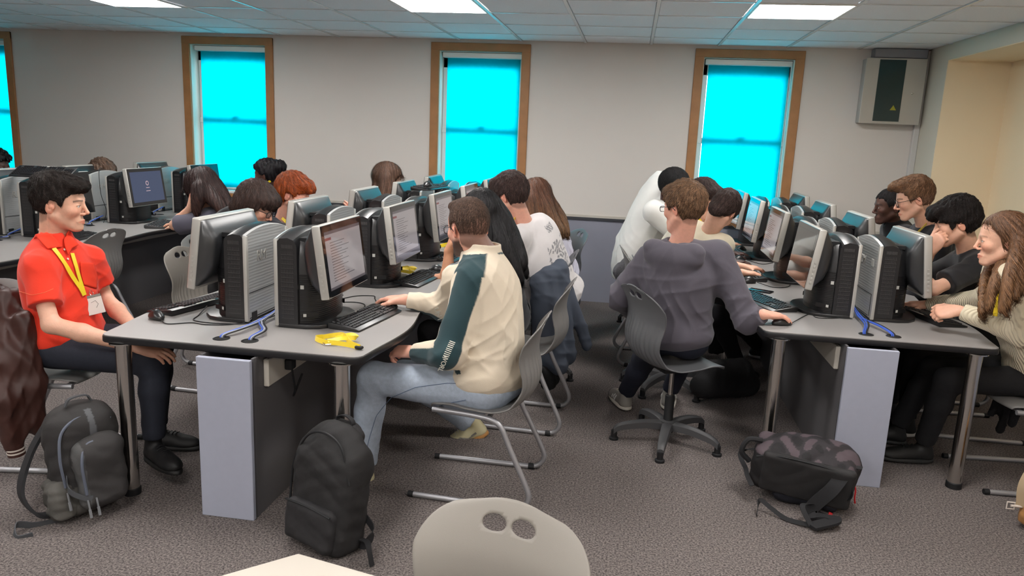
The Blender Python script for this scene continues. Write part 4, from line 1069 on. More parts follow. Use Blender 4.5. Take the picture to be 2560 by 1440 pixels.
        for b in hair.get('locks', []):
            P = bez(b['p'], 5); n = len(P); r0, r1 = b['r']
            for i in range(n-1): G.cap(P[i], P[i+1], r0+(r1-r0)*i/n, r0+(r1-r0)*(i+1)/n, b.get('k', .02))
        for b in hair.get('front', []): G.ell(Th(b[0]), np.array(b[1])*s, Mh, .015*s)
        am = hair.get('amp', .0022); cr_ = Th(hair.get('crown', (-.05, 0, .10)))
        def strands(P):
            Lc = (P-cr_)@Mh; ph = np.arctan2(Lc[:, 1], Lc[:, 0]); rr = np.linalg.norm(Lc[:, :2], axis=1)
            wv = np.sin(ph*hair.get('fq', 34)+2.5*np.sin(rr*30)+1.2*np.sin(P[:, 2]*26)); w2 = np.sin(P[:, 0]*160+P[:, 1]*130+2*np.sin(P[:, 2]*20))
            return am*(wv*.7+w2*.5)+hair.get('mess', .0)*np.sin(P[:, 0]*70+3*np.sin(P[:, 1]*60))*np.sin(P[:, 2]*80+P[:, 1]*50)
        G.warp(strands, .02); V, Q = G.mesh()
        Lc = (V-cr_)@Mh; ph = np.arctan2(Lc[:, 1], Lc[:, 0]); tone = .82+.30*np.sin(ph*47+3*np.sin(V[:, 2]*9))*np.sin(V[:, 0]*90+V[:, 1]*70)+.12*np.sin(ph*17+V[:, 2]*5)
        if hair.get('tip') is not None:
            w = np.clip((head[2]+.06-V[:, 2])/.35, 0, 1)[:, None]; Ch = hc*(1-w)+np.array(hair['tip'])*w
        else: Ch = np.tile(hc, (len(V), 1))
        if hair.get('fade') is not None:    # shorter, skin-toned sides
            Hq = (V-head)@Mh/s; w = np.clip((hair['fz']-Hq[:, 2])/.04, 0, 1)[:, None]*hair['fade']; Ch = Ch*(1-w)+sk*.55*w
        ex_h = strand_ribbons(G, V, Q, np.clip(Ch*tone[:, None], 0, 1), Mh, cr_, hair, s, org)
        mesh_obj('hair', V-org, Q, M_hairs if hair.get('short') else M_hairm, t, np.clip(Ch*tone[:, None]*.8, 0, 1), ex_h)
    # ---- top garment
    if top:
        g_ = Field(np.minimum(pts.min(0), hip-.3)-.06, np.maximum(pts.max(0), hip+.3)+.06, top.get('res', .0075))
        ex_ = top.get('ease', .016)
        g_.ell(ch, (.108*bulk+ex_, .160*bulk+ex_, TL*.40), Mt, .05); g_.ell(ab, (.112*bulk+ex_, .148*bulk+ex_, TL*.34), Mt, .07)
        g_.ell(hip+up*.03, (.128*bulk+ex_, .165*bulk+ex_, .115), Mt, .07)
        for i, g in enumerate((1, -1)):
            g_.cap(nb-up*.030+l*.03*g, S[i]-l*.035*g-up*.012, .046+ex_*.7, .050+ex_*.6, .045)
        g_.cap(nb-up*.05, nb-up*.12, .07*s, .09, .06)
        for i, g in enumerate((1, -1)):
            w = np.array(Wr[i]['p'], float)
            if top.get('sleeve', 'long') == 'long':
                c1 = w+(El[i]-w)*.06
                g_.cap(S[i]-l*.02*g-up*.012, El[i], .050*bulk**.5+ex_*.8, .044*bulk**.5+ex_*.9, .05); g_.cap(El[i], c1, .044*bulk**.5+ex_*.9, .029+ex_*.7, .03, flat=True)
                if top.get('cuff', 1): g_.cap(w+(El[i]-w)*.24, c1, .033+ex_*.45, .031+ex_*.45, .004, flat=True)
            else:
                fr = top.get('frac', .62); c1 = S[i]+(El[i]-S[i])*fr; g_.cap(S[i]-l*.02*g-up*.012, c1, .049*bulk**.5+ex_*.8, .048*bulk**.5+ex_*1.2, .05, flat=True)
        g_.half(hip-UP*top.get('hem', .09)-up*.0, -UP*1.0, .01)
        if top.get('neckcut', 1):
            nc = nb+fu*top.get('ncf', .02)+up*.045; g_.ell(nc, (.066*s, .064*s, .055), Mt, .012, 's')
        if top.get('hood'):
            hb = nb-fu*.095-up*.045; g_.ell(hb, (.070, .165, .085), Mt, .012); g_.ell(hb-up*.05-fu*.012, (.05, .12, .06), Mt, .012); g_.cap(hb+up*.045-l*.11, hb+up*.045+l*.11, .040, None, .012)
            for g in (-1, 1): g_.cap(hb+l*.13*g+up*.035, nb+fu*.06+l*.05*g-up*.015, .038, .020, .012)
            g_.ell(nb+up*.035-fu*.01, (.062*s, .062*s, .07), Mt, .012, 's'); g_.ell(hb+up*.095-fu*.0, (.026, .085, .03), Mt, .015, 's')
        fa = top.get('fold', .004)*1.5; sd_ = int(abs(hip[0]*997+hip[1]*71)) % 99; hot = [(El[0], .11), (El[1], .11), (S[0]-l*.05-up*.05, .10), (S[1]+l*.05-up*.05, .10), (hip+up*.10, .16), (ab-fu*.05, .14)]
        def crease(P):
            w = .35
            for c_, r_ in hot: w = w+.9*np.exp(-np.sum((P-c_)**2, 1)/(r_*r_))
            a_ = 0; r2 = np.random.default_rng(sd_)
            for d_, fr in ((nrm(up+l*.35), 40), (nrm(up+fu*.8), 30), (nrm(up-l*1.3), 33), (nrm(up+l*1.3), 36), (nrm(l+fu*.4), 40)):
                e_ = nrm(r2.normal(size=3)); e2 = nrm(r2.normal(size=3)); ph = r2.uniform(0, 6, 3)
                x_ = np.sin(P@d_*fr*.8+2.7*np.sin(P@e_*9+ph[0])+.8*np.sin(P@e2*23+ph[2])+ph[1]); m_ = np.clip(.1+1.3*np.sin(P@e2*12+P@e_*7+ph[2]), 0, 1)
                a_ = a_+(1-np.abs(x_))**2*m_
            return -fa*w*(a_*.70-.30)
        g_.warp(crease, .03)
        if top.get('collar'):
            cz = top['collar']; cu_ = nrm(UP*.8+up*.4-fu*.10); cb = nb+UP*top.get('cup', .018)+fu*.006; r_ = nk*s
            g_.cap(cb-cu_*.04, cb+cu_*cz, r_+.030, r_+.020, .014, flat=True); g_.cap(cb+cu_*.0, cb+cu_*(cz+.08), r_+.006, r_+.010, .004, 's')
            g_.ell(cb+fu*(r_+.02)+cu_*(cz+.01), (.03, .016, cz+.015), Mt, .01, 's')
        for q in top.get('extra', []): q(g_)
        V, Q = g_.mesh(); V = relax(V, Q, 1, .4); Cg = np.tile(np.array(top['c'], float), (len(V), 1))
        if top.get('zones'): Cg = top['zones'](V, Cg, dict(S=S, El=El, W=[np.array(w['p'], float) for w in Wr], nb=nb, hip=hip, up=up, f=fu, l=l, ch=ch))
        mesh_obj(top.get('name', 'shirt'), V-org, Q, top.get('m', M_cloth), t, Cg)
    # ---- trousers and shoes
    FT = []
    for i, g in enumerate((1, -1)):
        a = np.array(feet[i], float) if feet and feet[i] is not None else hip*[1, 1, 0]+f*.44+l*spread*1.2*g+UP*.09
        FT.append(a)
    hj = [hip+l*.085*g-UP*.015 for g in (1, -1)]; KN = []
    for i, g in enumerate((1, -1)):
        KN.append(np.array(knees[i], float) if knees[i] is not None else ik(hj[i], FT[i], .43, .41, f*.9+UP*.7+l*g*.15))
    if legs:
        q = np.array(hj+KN+FT+[hip]); g_ = Field(q.min(0)-.17, q.max(0)+.17, legs.get('res', .009)); lb = legs.get('b', 1)
        g_.ell(hip-UP*.0, (.125*bulk, .165*bulk, .105), np.stack([f, l, UP], 1), .04)
        for i in (0, 1):
            K = KN[i]; A = FT[i]; g_.cap(hj[i], K, .088*lb*bulk**.5, .064*lb, .04); g_.cap(K, K+(A-K)*.35, .064*lb, .060*lb, .03); g_.cap(K+(A-K)*.35, A+(K-A)*.05, .060*lb, legs.get('cuff', .050)*lb, .03, flat=True)
        
        lf = legs.get('fold', .004); kn_ = KN+[hip]+FT
        def lc(P):
            w = .35
            for c_ in kn_: w = w+.8*np.exp(-np.sum((P-c_)**2, 1)/.015)
            a_ = 0; r2 = np.random.default_rng(4)
            for d_, fr in ((UP, 46), (nrm(UP+f), 40), (nrm(f-UP*.5), 44), (nrm(UP+l*.6), 52)):
                e_ = nrm(r2.normal(size=3)); e2 = nrm(r2.normal(size=3)); ph = r2.uniform(0, 6, 3)
                a_ = a_+(1-np.abs(np.sin(P@d_*fr+1.7*np.sin(P@e_*15+ph[0])+ph[1])))**2*np.clip(.5+np.sin(P@e2*15+ph[2]), 0, 1)
            return -lf*w*(a_*.7-.3)
        g_.warp(lc, .03)
        V, Q = g_.mesh(); V = relax(V, Q, 1, .4); Cg = np.tile(np.array(legs['c'], float), (len(V), 1))
        if legs.get('zones'): Cg = legs['zones'](V, Cg, dict(hj=hj, K=KN, A=FT, hip=hip))
        mesh_obj('trousers', V-org, Q, legs.get('m', M_denim), t, Cg)
    if shoes:
        for i, g in enumerate((1, -1)):
            A = FT[i]; dr = shoes.get('dir', (None, None))[i]; dr = nrm(f*1.0+l*g*.15) if dr is None else nrm(dr); n_ = nrm(UP-dr*np.dot(UP, dr)); sd = np.cross(n_, dr); Mf = np.stack([dr, sd, n_], 1)
            o_ = A-n_*.055; G = Field(np.minimum(o_-dr*.1, o_+dr*.22)-.09, np.maximum(o_-dr*.1, o_+dr*.22)+.12, .006)
            G.ell(o_+dr*.085, (.135, .044, .038), Mf, .01); G.ell(o_+dr*.15+n_*(-.008), (.068, .047, .026), Mf, .02); G.cap(o_-dr*.02+n_*.0, A+n_*.035, .040, .036, .02); G.cap(o_+dr*.02+n_*.02, o_+dr*.10+n_*.012, .034, .03, .02)
            G.half(o_-n_*.018, -n_, .004); GS = G; V, Q = G.mesh(); Cs = np.tile(np.array(shoes['c'], float), (len(V), 1))
            if shoes.get('zones'): Cs = shoes['zones'](V, Cs, o_, dr, sd, n_)
            sh = mesh_obj('shoe', V-org, Q, M_shoe, t, Cs)
            G = Field(np.minimum(o_-dr*.1, o_+dr*.24)-.08, np.maximum(o_-dr*.1, o_+dr*.24)+.08, .006); G.ell(o_+dr*.09-n_*.03, (.145, .050, .045), Mf, .01); G.ell(o_-dr*.0-n_*.03, (.062, .042, .045), Mf, .02)
            G.half(o_-n_*.014, n_, .004); G.half(o_-n_*.036, -n_, .004); V, Q = G.mesh()
            mesh_obj('sole', V-org, Q, M_rubber, sh, np.tile(np.array(shoes.get('sole', (.7, .7, .68)), float), (len(V), 1)))
            lc = MB(); Pt = lambda x, y, z_: o_+dr*x+sd*y+n_*z_-org
            def topz(x, y):
                best = -.02
                for zz in np.arange(.07, -.02, -.003):
                    q = o_+dr*x+sd*y+n_*zz; j = np.round((q-GS.lo)/GS.h).astype(int)
                    if (j >= 0).all() and (j < GS.n).all() and GS.D[tuple(j)] < 0: best = zz; break
                return best+.004
            for k in range(4):
                x = .055+.018*k; lc.tube([Pt(x, y, topz(x, y)) for y in (-.022, -.011, 0, .011, .022)], .0022, 5)
            lc.build('laces', mat('laces_'+('pale' if shoes.get('laces', 0) else 'dark'), srgb(*((214, 208, 196) if shoes.get('laces', 0) else (26, 26, 28))), .8), sh)
            for (nm, cl, segs) in shoes.get('marks', []):
                for seg in segs:
                    pp = []
                    for (x, z_, sgn) in seg:
                        yy = .06
                        for y in np.arange(.065, .0, -.002):
                            q = o_+dr*x+sd*y*sgn+n_*z_; j = np.round((q-GS.lo)/GS.h).astype(int)
                            if (j >= 0).all() and (j < GS.n).all() and GS.D[tuple(j)] < 0: yy = y; break
                        pp.append(Pt(x, (yy+.003)*sgn, z_))
                    MB().strip(pp, dr, .011, .003).build(nm, mat('mark_'+cl[0], cl[1], .6), sh)
    if glasses:
        g_ = MB(); hw, hh = .024, glasses.get('h', .0165)
        for g in (-1, 1):
            ring = [Th((.106-.25*abs(math.cos(a)*hw*.2), g*.033+hw*math.cos(a)*(1-.0), .001+hh*math.sin(a)*(1.0))) for a in np.linspace(0, 2*PI, 20, endpoint=False)]
            ring = [Th((.104-.10*abs(.033*g+hw*np.sign(math.cos(a))*abs(math.cos(a))**.6), g*.033+hw*np.sign(math.cos(a))*abs(math.cos(a))**.6, .001+hh*np.sign(math.sin(a))*abs(math.sin(a))**.6)) for a in np.linspace(0, 2*PI, 24, endpoint=False)]
            g_.tube([q-org for q in ring], .0017*s, 6, closed=True)
            g_.tube([Th((.097, .057*g, .008))-org, Th((.06, .080*g, .010))-org, Th((.0, .086*g, .012))-org, Th((-.018, .084*g, -.006))-org], .0017*s, 6)
        g_.tube([Th((.106, -.010, .006))-org, Th((.1085, 0, .009))-org, Th((.106, .010, .006))-org], .0016*s, 6)
        go = g_.build('glasses', M_frame, t)
        ln = MB()
        for g in (-1, 1):
            ring = [Th((.1035-.10*abs(.033*g+hw*np.sign(math.cos(a))*abs(math.cos(a))**.6), g*.033+hw*np.sign(math.cos(a))*abs(math.cos(a))**.6, .001+hh*np.sign(math.sin(a))*abs(math.sin(a))**.6)) for a in np.linspace(0, 2*PI, 20, endpoint=False)]
            ln.add([q-org for q in ring], [tuple(range(20))])
        ln.build('lens', M_lens, go)
    if lanyard:
        g_ = MB()
        for path in lanyard['p']: g_.strip([np.array(q)-org for q in bez(path, 6)], lanyard.get('w', l), .019, .002)
        lo = g_.build('lanyard', M_yel, t)
        if lanyard.get('badge') is not None:
            Mb = lanyard['badge']
            MB().rbox(-.036, .036, -.045, .045, -.0015, .0015, .001, 1, M=Matrix.Translation(Vector(-org)) @ Mb).build('badge_card', mat('card_white', srgb(225, 222, 215), .4), lo)
            MB().rbox(-.036, .036, .032, .045, -.002, .0022, .001, 1, M=Matrix.Translation(Vector(-org)) @ Mb).tube([Vector(-org)+Mb @ Vector(q) for q in ((0, .04, 0), (-.008, .055, 0), (0, .075, 0), (.008, .055, 0), (0, .04, 0))], .0015, 6).build('badge_clip', M_chrome, lo)
    return t, dict(S=S, El=El, nb=nb, ch=ch, up=up, f=fu, l=l, Th=Th, Mh=Mh, org=org, KN=KN, FT=FT)
HAIRD = srgb(38, 28, 24); HAIRB = srgb(88, 62, 46)
def H_(p, d, n=UP, **k): return dict(p=np.array(p, float), d=np.array(d, float), n=np.array(n, float), **k)
BROWNG = dict(gx=[-.14, -.06, -.035, -.022, .012, .03, .045, .07, .12], gz=[-.075, -.075, -.06, .02, .02, -.005, .045, .068, .075])
def zmix(C, w, c): w = np.clip(w, 0, 1)[:, None]; return C*(1-w)+np.array(c)*w

# 1 boy in the red polo
hd = at(150, 510, 3.10)
def polo_zone(V, C, d):
    x = (V-d['nb'])@d['f']; y = (V-d['nb'])@d['l']; z = (V-d['nb'])@d['up']
    w = (np.abs(y) < .016)*(x > .02)*(z < .02)*(z > -.20); return C*(1-.12*w[:, None])
def rc(r): return lambda g: None
P1, J = person('boy in a red polo shirt with yellow lanyard and name badge, at left', (-2.58, 3.08, .60), hd, R(-4), (R(24), R(4), R(2)), 'fair',
    hands=(H_(at(352, 838, 3.20), (.85, -.1, -.4), (.2, .4, .9)), H_(at(345, 868, 2.98), (.9, .15, -.2), (.1, -.4, .9))), elbows=(at(262, 745, 3.34), at(128, 812, 2.86)), shl=(at(232, 640, 3.30), at(88, 668, 2.92)),
    feet=((-2.30, 3.30, .10), at(385, 1105, 3.02)), knees=(at(400, 850, 3.26), at(385, 905, 3.03)), res=.0033, sw=.19, bulk=1.03, hs=1.06,
    face=dict(iris=(.05, .03, .02), brow=HAIRD, nose=1.0, stub=(HAIRD, .012), stubk=.45, gx=BROWNG['gx'], gz=BROWNG['gz'], jaw=1.08, beard=.12, beardc=(.12, .07, .05), look=(.05, .05)),
    hair=dict(c=srgb(40, 31, 27), t=.009, tt=.020, short=1, blobs=[((.055, -.01, .094), (.055, .060, .032)), ((.088, .0, .083), (.026, .050, .024)), ((-.04, 0, .092), (.07, .066, .042))], mess=.003, gz=[-.085, -.085, -.065, .022, .022, .0, .040, .058, .066], gx=BROWNG['gx']),
    top=dict(name='polo_shirt', c=srgb(232, 52, 22), sleeve='short', frac=.66, ease=.016, fold=.005, collar=.022, neckcut=0, zones=polo_zone, res=.006),
    legs=dict(c=srgb(34, 38, 50), b=1.0, fold=.004), shoes=dict(c=(.008, .008, .009), sole=(.01, .01, .01), dir=(None, (.85, -.5, 0))))
sh_ = child(P1, 'polo_shirt'); M_red = mat('polo_red', srgb(236, 56, 24), .85)
co = MB()
patch(sh_, [(100, 553), (84, 570), (98, 600), (118, 625), (154, 619), (140, 600), (118, 572)], M_red, 'collar', P1, .010, .005)
patch(sh_, [(165, 583), (190, 614), (175, 622), (166, 640), (158, 615), (157, 600)], M_red, 'collar', P1, .010, .005)
patch(sh_, [(198, 655), (232, 658), (241, 690), (240, 722), (208, 712), (202, 690)], M_red, 'chest_pocket', P1, .003, .003)
g_ = MB()
for px_ in ([(133, 622), (150, 645), (168, 672), (186, 702), (200, 722), (208, 738)], [(178, 634), (186, 660), (194, 690), (202, 715), (209, 738)]):
    pts_ = []; nn_ = []
    for q in [(np.interp(u, range(len(px_)), [p[0] for p in px_]), np.interp(u, range(len(px_)), [p[1] for p in px_])) for u in np.linspace(0, len(px_)-1, 14)]:
        p, n = hit(sh_, q[0], q[1], .007)
        if p is not None: pts_.append(p); nn_.append(n)
    wv = [np.cross(nn_[i], pts_[min(i+1, len(pts_)-1)]-pts_[max(i-1, 0)]) for i in range(len(pts_))]
    if len(pts_) > 3: g_.strip(pts_, wv, .019, .002)
lo = g_.build('lanyard', M_yel, P1)
bp, bn = hit(sh_, 226, 762, .022)
if bp is None: bp = at(228, 765, 2.98)-J['org']; bn = np.array([.4, -.8, .3])
bx_ = nrm(CR*.95-CU*-.22); bx_ = nrm(CR+CU*.25); bn = nrm(-_f*.7+bn*.3); by_ = nrm(np.cross(bn, bx_)); bx_ = np.cross(by_, bn)
Mo = frame(bp, bx_, by_, bn)
MB().rbox(-.036, .036, -.045, .045, -.0015, .0015, .001, 1, M=Mo).build('badge_card', mat('card_white', srgb(225, 222, 215), .4), lo)
MB().rbox(-.036, .036, .034, .047, -.002, .0025, .001, 1, M=Mo).tube([Mo @ Vector(q) for q in ((0, .04, 0), (-.008, .055, 0), (0, .075, 0), (.008, .055, 0), (0, .04, 0))], .002, 6).build('badge_clip', M_chrome, lo)

# 9 bearded man, cream sweatshirt with dark green panels
CREAM = srgb(226, 212, 190); TEAL = srgb(32, 62, 68)
hd = at(1170, 573, 3.38)
def sweat(V, C, d):
    out = np.zeros(len(V))
    for i, g in ((0, 1), (1, -1)):
        nbp = d['nb']+d['l']*.055*g+d['up']*.01; P = [nbp, d['S'][i]+d['up']*.02, d['El'][i], d['W'][i]+(d['El'][i]-d['W'][i])*.2]
        best = np.full(len(V), 9.); w = np.zeros(len(V))
        for k in range(3):
            a, b = P[k], P[k+1]; ab = b-a; t = np.clip((V-a)@ab/(ab@ab), 0, 1); q = V-(a+t[:, None]*ab); dd = np.linalg.norm(q, axis=1)
            o2 = nrm((d['l']*g*1.0-d['f']*.15+d['up']*.1)) if k else nrm(d['up']+d['l']*g*.1)
            o2 = o2 if k < 2 else nrm(d['l']*g*.6-UP*.7-d['f']*.0)
            cs = (q@o2)/np.maximum(dd, 1e-5); ww = np.clip((cs-(.45, .34, .1)[k])/.06+.5, 0, 1)
            if k == 0: ww = np.clip((.052+.012*t-np.abs(q@np.cross(nrm(ab), d['up'])))/.006, 0, 1)*((q@d['up']) > -.01)*((V-d['nb'])@d['up'] < .012)
            m = dd < best; best[m] = dd[m]; w[m] = ww[m]
        out = np.maximum(out, w*(best < .12))
    return zmix(C, out, TEAL)
P9, J9 = person('bearded man with glasses in a cream sweatshirt with dark green panels and pale jeans', at(1225, 955, 3.30), hd, R(162), (R(-26), R(8), R(0)), 'pink',
    hands=(H_(at(1036, 880, 3.22), (-1, .2, -.1), (0, -.3, .9), curl=.8), H_(on(1012, 749, .797), (-.95, .28, -.06), (0, .05, 1), curl=.32)), elbows=(at(1118, 885, 3.08), at(1110, 766, 3.70)), shl=(at(1175, 700, 3.18), at(1150, 690, 3.62)),
    feet=(at(905, 1165, 3.22), at(1182, 1058, 3.86)), knees=(at(935, 945, 3.20), at(1010, 935, 3.72)), res=.0033, sw=.205, bulk=1.22, hs=1.10, neck=at(1206, 640, 3.37),
    face=dict(iris=(.05, .03, .02), brow=HAIRB, beard=.95, beardc=srgb(60, 40, 34), stub=(srgb(92, 66, 54), .008), stubk=.8, gx=BROWNG['gx'], gz=BROWNG['gz'], neck=1.22), glasses=dict(h=.017),
    hair=dict(c=srgb(92, 70, 58), t=.002, tt=.009, short=1, amp=.0010, fade=.25, fz=.03, len=.014, lift=.002, n=6500, comb=(.1, 0, 0), blobs=[((.05, 0, .10), (.05, .05, .025))], gz=[-.075, -.07, -.05, .034, .034, .0, .045, .075, .08], gx=BROWNG['gx']),
    top=dict(name='sweatshirt', c=CREAM, sleeve='long', ease=.020, fold=.008, ff=10, collar=.045, neckcut=0, zones=sweat, res=.006, hem=.10),
    legs=dict(c=srgb(172, 184, 200), b=1.12, fold=.006, cuff=.062), shoes=dict(c=srgb(206, 198, 160), sole=srgb(178, 128, 72), laces=1, marks=[('side_mark', ('grey', srgb(140, 138, 130)), [[(.0, .012, sg), (.05, .0, sg), (.08, .010, sg), (.10, .02, sg)] for sg in (-1, 1)])], dir=((-1, 0, 0), (-.88, -.28, -.38))))
tag_m = mat('print_pale', srgb(225, 222, 210), .7); sh_ = child(P9, 'sweatshirt')
def print_on(sh, par, name, body, size, px, py, dx, dy, off=.003, xs=1):
    p, n = hit(sh, px, py, off)
    if p is None: return
    ex = nrm(CR*dx-CU*dy); ex = nrm(ex-n*np.dot(ex, n)); ey = np.cross(n, ex)
    if body == '|': MB().rbox(-size/2, size/2, -.0018, .0018, -.003, .001, .0005, 1, M=frame(p, ex, ey, n)).build(name, tag_m, par)
    else: text_mesh(name, body, size, frame(p, ex, ey, n), tag_m, par, ext=.001, xs=xs)
for k in range(10): print_on(sh_, P9, 'sleeve_stripe', '|', .026, 1131-2.0*k, 855+4.4*k, 1, .35)
print_on(sh_, P9, 'sleeve_lettering', 'WORL', .030, 1108, 908, -.35, .94)
for k, c_ in enumerate('UNIV'): print_on(sh_, P9, 'chest_lettering', c_, .04, 1093+3*k, 775+11*k, .3, .95)

tr_ = child(P9, 'trousers'); M_seam = mat('denim_seam', srgb(96, 112, 138), .85)
def seam(sh, par, name, px_, m, r=.0016, off=.001):
    pts_ = [hit(sh, np.interp(u, range(len(px_)), [p[0] for p in px_]), np.interp(u, range(len(px_)), [p[1] for p in px_]), off)[0] for u in np.linspace(0, len(px_)-1, 8*(len(px_)-1))]
    pts_ = [p for p in pts_ if p is not None]
    if len(pts_) > 3: MB().tube(pts_, r, 5).build(name, m, par)
seam(tr_, P9, 'seam', [(1200, 962), (1120, 958), (1040, 968), (975, 995), (940, 1040), (922, 1100), (910, 1150)], M_seam)
seam(tr_, P9, 'seam', [(1178, 925), (1168, 945), (1172, 962)], M_seam)
seam(tr_, P9, 'seam', [(1165, 1000), (1110, 1010), (1090, 1020)], M_seam)
seam(child(P1, 'polo_shirt'), P1, 'hem_stitching', [(48, 728), (80, 738), (110, 732), (133, 722)], mat('stitch_pale', srgb(240, 130, 90), .8), .0010)
for x_, y_ in ((160, 624), (168, 648)):
    p_, n_ = hit(child(P1, 'polo_shirt'), x_, y_, .004)
    if p_ is not None: MB().lathe([(.0055, 0), (.0055, .0015), (.003, .002)], M=frame(p_, nrm(np.cross(n_, UP)), nrm(np.cross(n_, np.cross(n_, UP))), n_), seg=12).build('button', mat('button_pale', srgb(225, 190, 175), .4), P1)
MB().tube([Mo @ Vector(q) for q in ((-.012, .012, .002), (.008, .018, .002), (.016, 0, .002), (.004, -.016, .002))], .0007, 4).build('badge_line', M_blackm, lo)

# 13 boy in the grey hoodie
GREYH = srgb(84, 80, 90)
hd = at(1708, 522, 4.02)
P13, J13 = person('boy in a dark grey hoodie with thin glasses, seen from behind on a swivel chair', (.30, 4.10, .60), hd, R(68), (R(70), R(6), R(0)), 'pink',
    hands=(H_(at(1590, 790, 4.35), (.4, .9, 0), UP), H_(on(1908, 786, .797), (.93, .33, -.06), (0, 0, 1), curl=.28)), elbows=(at(1548, 742, 4.16), at(1868, 800, 3.98)), shl=(at(1618, 640, 4.14), at(1805, 632, 4.02)),
    feet=((.06, 4.52, .10), (.33, 4.60, .10)), knees=(at(1610, 900, 4.42), (.45, 4.50, .52)), res=.0036, sw=.205, bulk=1.12, hs=1.06, neck=at(1700, 612, 4.06),
    face=dict(brow=HAIRB, stub=(HAIRB, .01), stubk=.4, gx=BROWNG['gx'], gz=BROWNG['gz']), glasses=dict(h=.013),
    hair=dict(c=srgb(122, 92, 68), t=.014, tt=.022, short=1, mess=.003, amp=.002, blobs=[((.06, 0, .085), (.05, .06, .035)), ((-.06, 0, .06), (.055, .075, .06))], gz=[-.085, -.085, -.065, .015, .02, .0, .035, .05, .055], gx=BROWNG['gx']),
    top=dict(name='hoodie', c=GREYH, sleeve='long', ease=.026, fold=.0075, ff=9, hood=1, hem=.14, res=.0065, neckcut=0),
    legs=dict(c=srgb(22, 26, 42), b=1.05, cuff=.05), shoes=dict(c=srgb(150, 146, 140), sole=srgb(215, 210, 200), laces=1, marks=[('stripe', ('white', (.75, .74, .72)), [[(x+.010, -.004, sg), (x+.004, .012, sg), (x-.004, .028, sg)] for x in (.05, .075, .10) for sg in (-1, 1)])], dir=((-.35, .93, 0), (.1, 1, 0))))

# 20 girl in the cream jumper
hd = at(2508, 602, 3.95)
def lk(pts, r0, r1): return dict(p=pts, r=(r0, r1))
Pq = lambda x, y, Y: at(x, y, Y)
P20, J20 = person('girl with long light brown hair in cream ribbed jumper, at the right edge', (2.12, 4.08, .56), hd, R(178), (R(-14), R(6), R(0)), 'fair',
    hands=(H_(at(2397, 776, 4.02), (-.85, .25, -.25), (-.2, -.6, .7), curl=1.0), H_(on(2318, 762, .785), (-1, .12, -.05), (0, 0, 1), curl=.25)), elbows=(at(2552, 832, 3.88), at(2470, 748, 4.25)), shl=(at(2535, 690, 3.82), at(2490, 668, 4.14)),
    feet=((1.66, 4.12, .1), (1.60, 4.36, .1)), res=.0034, sw=.16, bulk=.9, hs=1.06,
    face=dict(iris=(.12, .16, .18), brow=srgb(120, 90, 70), browk=.5, open=.0035, look=(0, .3), nose=.95, jaw=.95), neck=at(2528, 678, 3.98),
    hair=dict(c=srgb(112, 78, 54), tip=srgb(136, 98, 66), comb=(-1.6, 0, 0), t=.010, tt=.012, amp=.0028, fq=60, gz=[-.16, -.16, -.16, -.16, .03, .06, .075, .082, .09], gx=[-.14, -.06, -.035, -.012, .02, .04, .055, .07, .12],
        locks=[lk([Pq(2550, 580, 3.9), Pq(2540, 640, 3.80), Pq(2522, 700, 3.72), Pq(2508, 775, 3.68)], .032, .018), lk([Pq(2560, 600, 3.92), Pq(2550, 680, 3.76), Pq(2535, 740, 3.70)], .034, .02), lk([Pq(2530, 560, 4.05), Pq(2500, 650, 4.06), Pq(2468, 720, 4.0), Pq(2452, 790, 3.92)], .02, .012), lk([Pq(2525, 630, 3.98), Pq(2490, 700, 3.84), Pq(2470, 770, 3.80)], .03, .014),
               lk([Pq(2560, 580, 4.0), Pq(2580, 700, 4.0), Pq(2585, 800, 4.0)], .06, .04), lk([Pq(2530, 560, 4.08), Pq(2490, 640, 4.10), Pq(2460, 700, 3.98), Pq(2455, 780, 3.84)], .02, .012)]),
    top=dict(name='jumper', m=M_knit, c=srgb(226, 214, 186), sleeve='long', ease=.020, fold=.006, ff=12, res=.0065, neckcut=1, hem=.10),
    legs=dict(c=(.008, .008, .010)), shoes=dict(c=(.01, .01, .01), sole=(.02, .02, .02)),
    lanyard=dict(p=[[at(2505, 690, 3.85), at(2497, 740, 3.80), at(2486, 790, 3.78)], [at(2515, 690, 3.9), at(2500, 740, 3.84), at(2488, 790, 3.80)]], w=(-.8, -.1, 0)))

# 19 boy in the black T-shirt
hd = at(2390, 560, 4.58)
P19, J19 = person('dark-haired boy in a black T-shirt leaning his mouth on his fist', (2.12, 4.62, .56), hd, R(178), (R(-8), R(14), R(0)), 'fair',
    hands=(H_(at(2290, 690, 4.62), (-.9, .5, 0), UP), H_(at(2328, 628, 4.50), (.25, -.25, .75), (-.75, -.6, .1), curl=[1.25, 1.3, 1.3, 1.3])), elbows=(at(2335, 722, 4.36), at(2288, 712, 4.62)), shl=(at(2448, 664, 4.44), at(2395, 650, 4.76)),
    feet=((1.70, 4.5, .1), (1.68, 4.76, .1)), res=.0038, sw=.185, hs=1.05, neck=at(2425, 630, 4.62), bulk=.98,
    face=dict(brow=HAIRD, open=.002, look=(0, .4), stub=(HAIRD, .01), stubk=.6, gx=BROWNG['gx'], gz=BROWNG['gz']),
    hair=dict(c=srgb(32, 25, 24), t=.018, tt=.034, mess=.005, amp=.003, short=1, blobs=[((.085, 0, .085), (.045, .065, .038)), ((.105, 0, .062), (.028, .05, .024)), ((-.04, 0, .085), (.075, .08, .06))], gz=[-.09, -.09, -.07, .02, .02, -.01, .02, .035, .045], gx=BROWNG['gx'], jag=.008),
    top=dict(name='t_shirt', c=(.010, .010, .013), sleeve='short', frac=.75, ease=.02, fold=.005), legs=dict(c=(.01, .01, .012)), shoes=dict(c=(.01, .01, .01)))

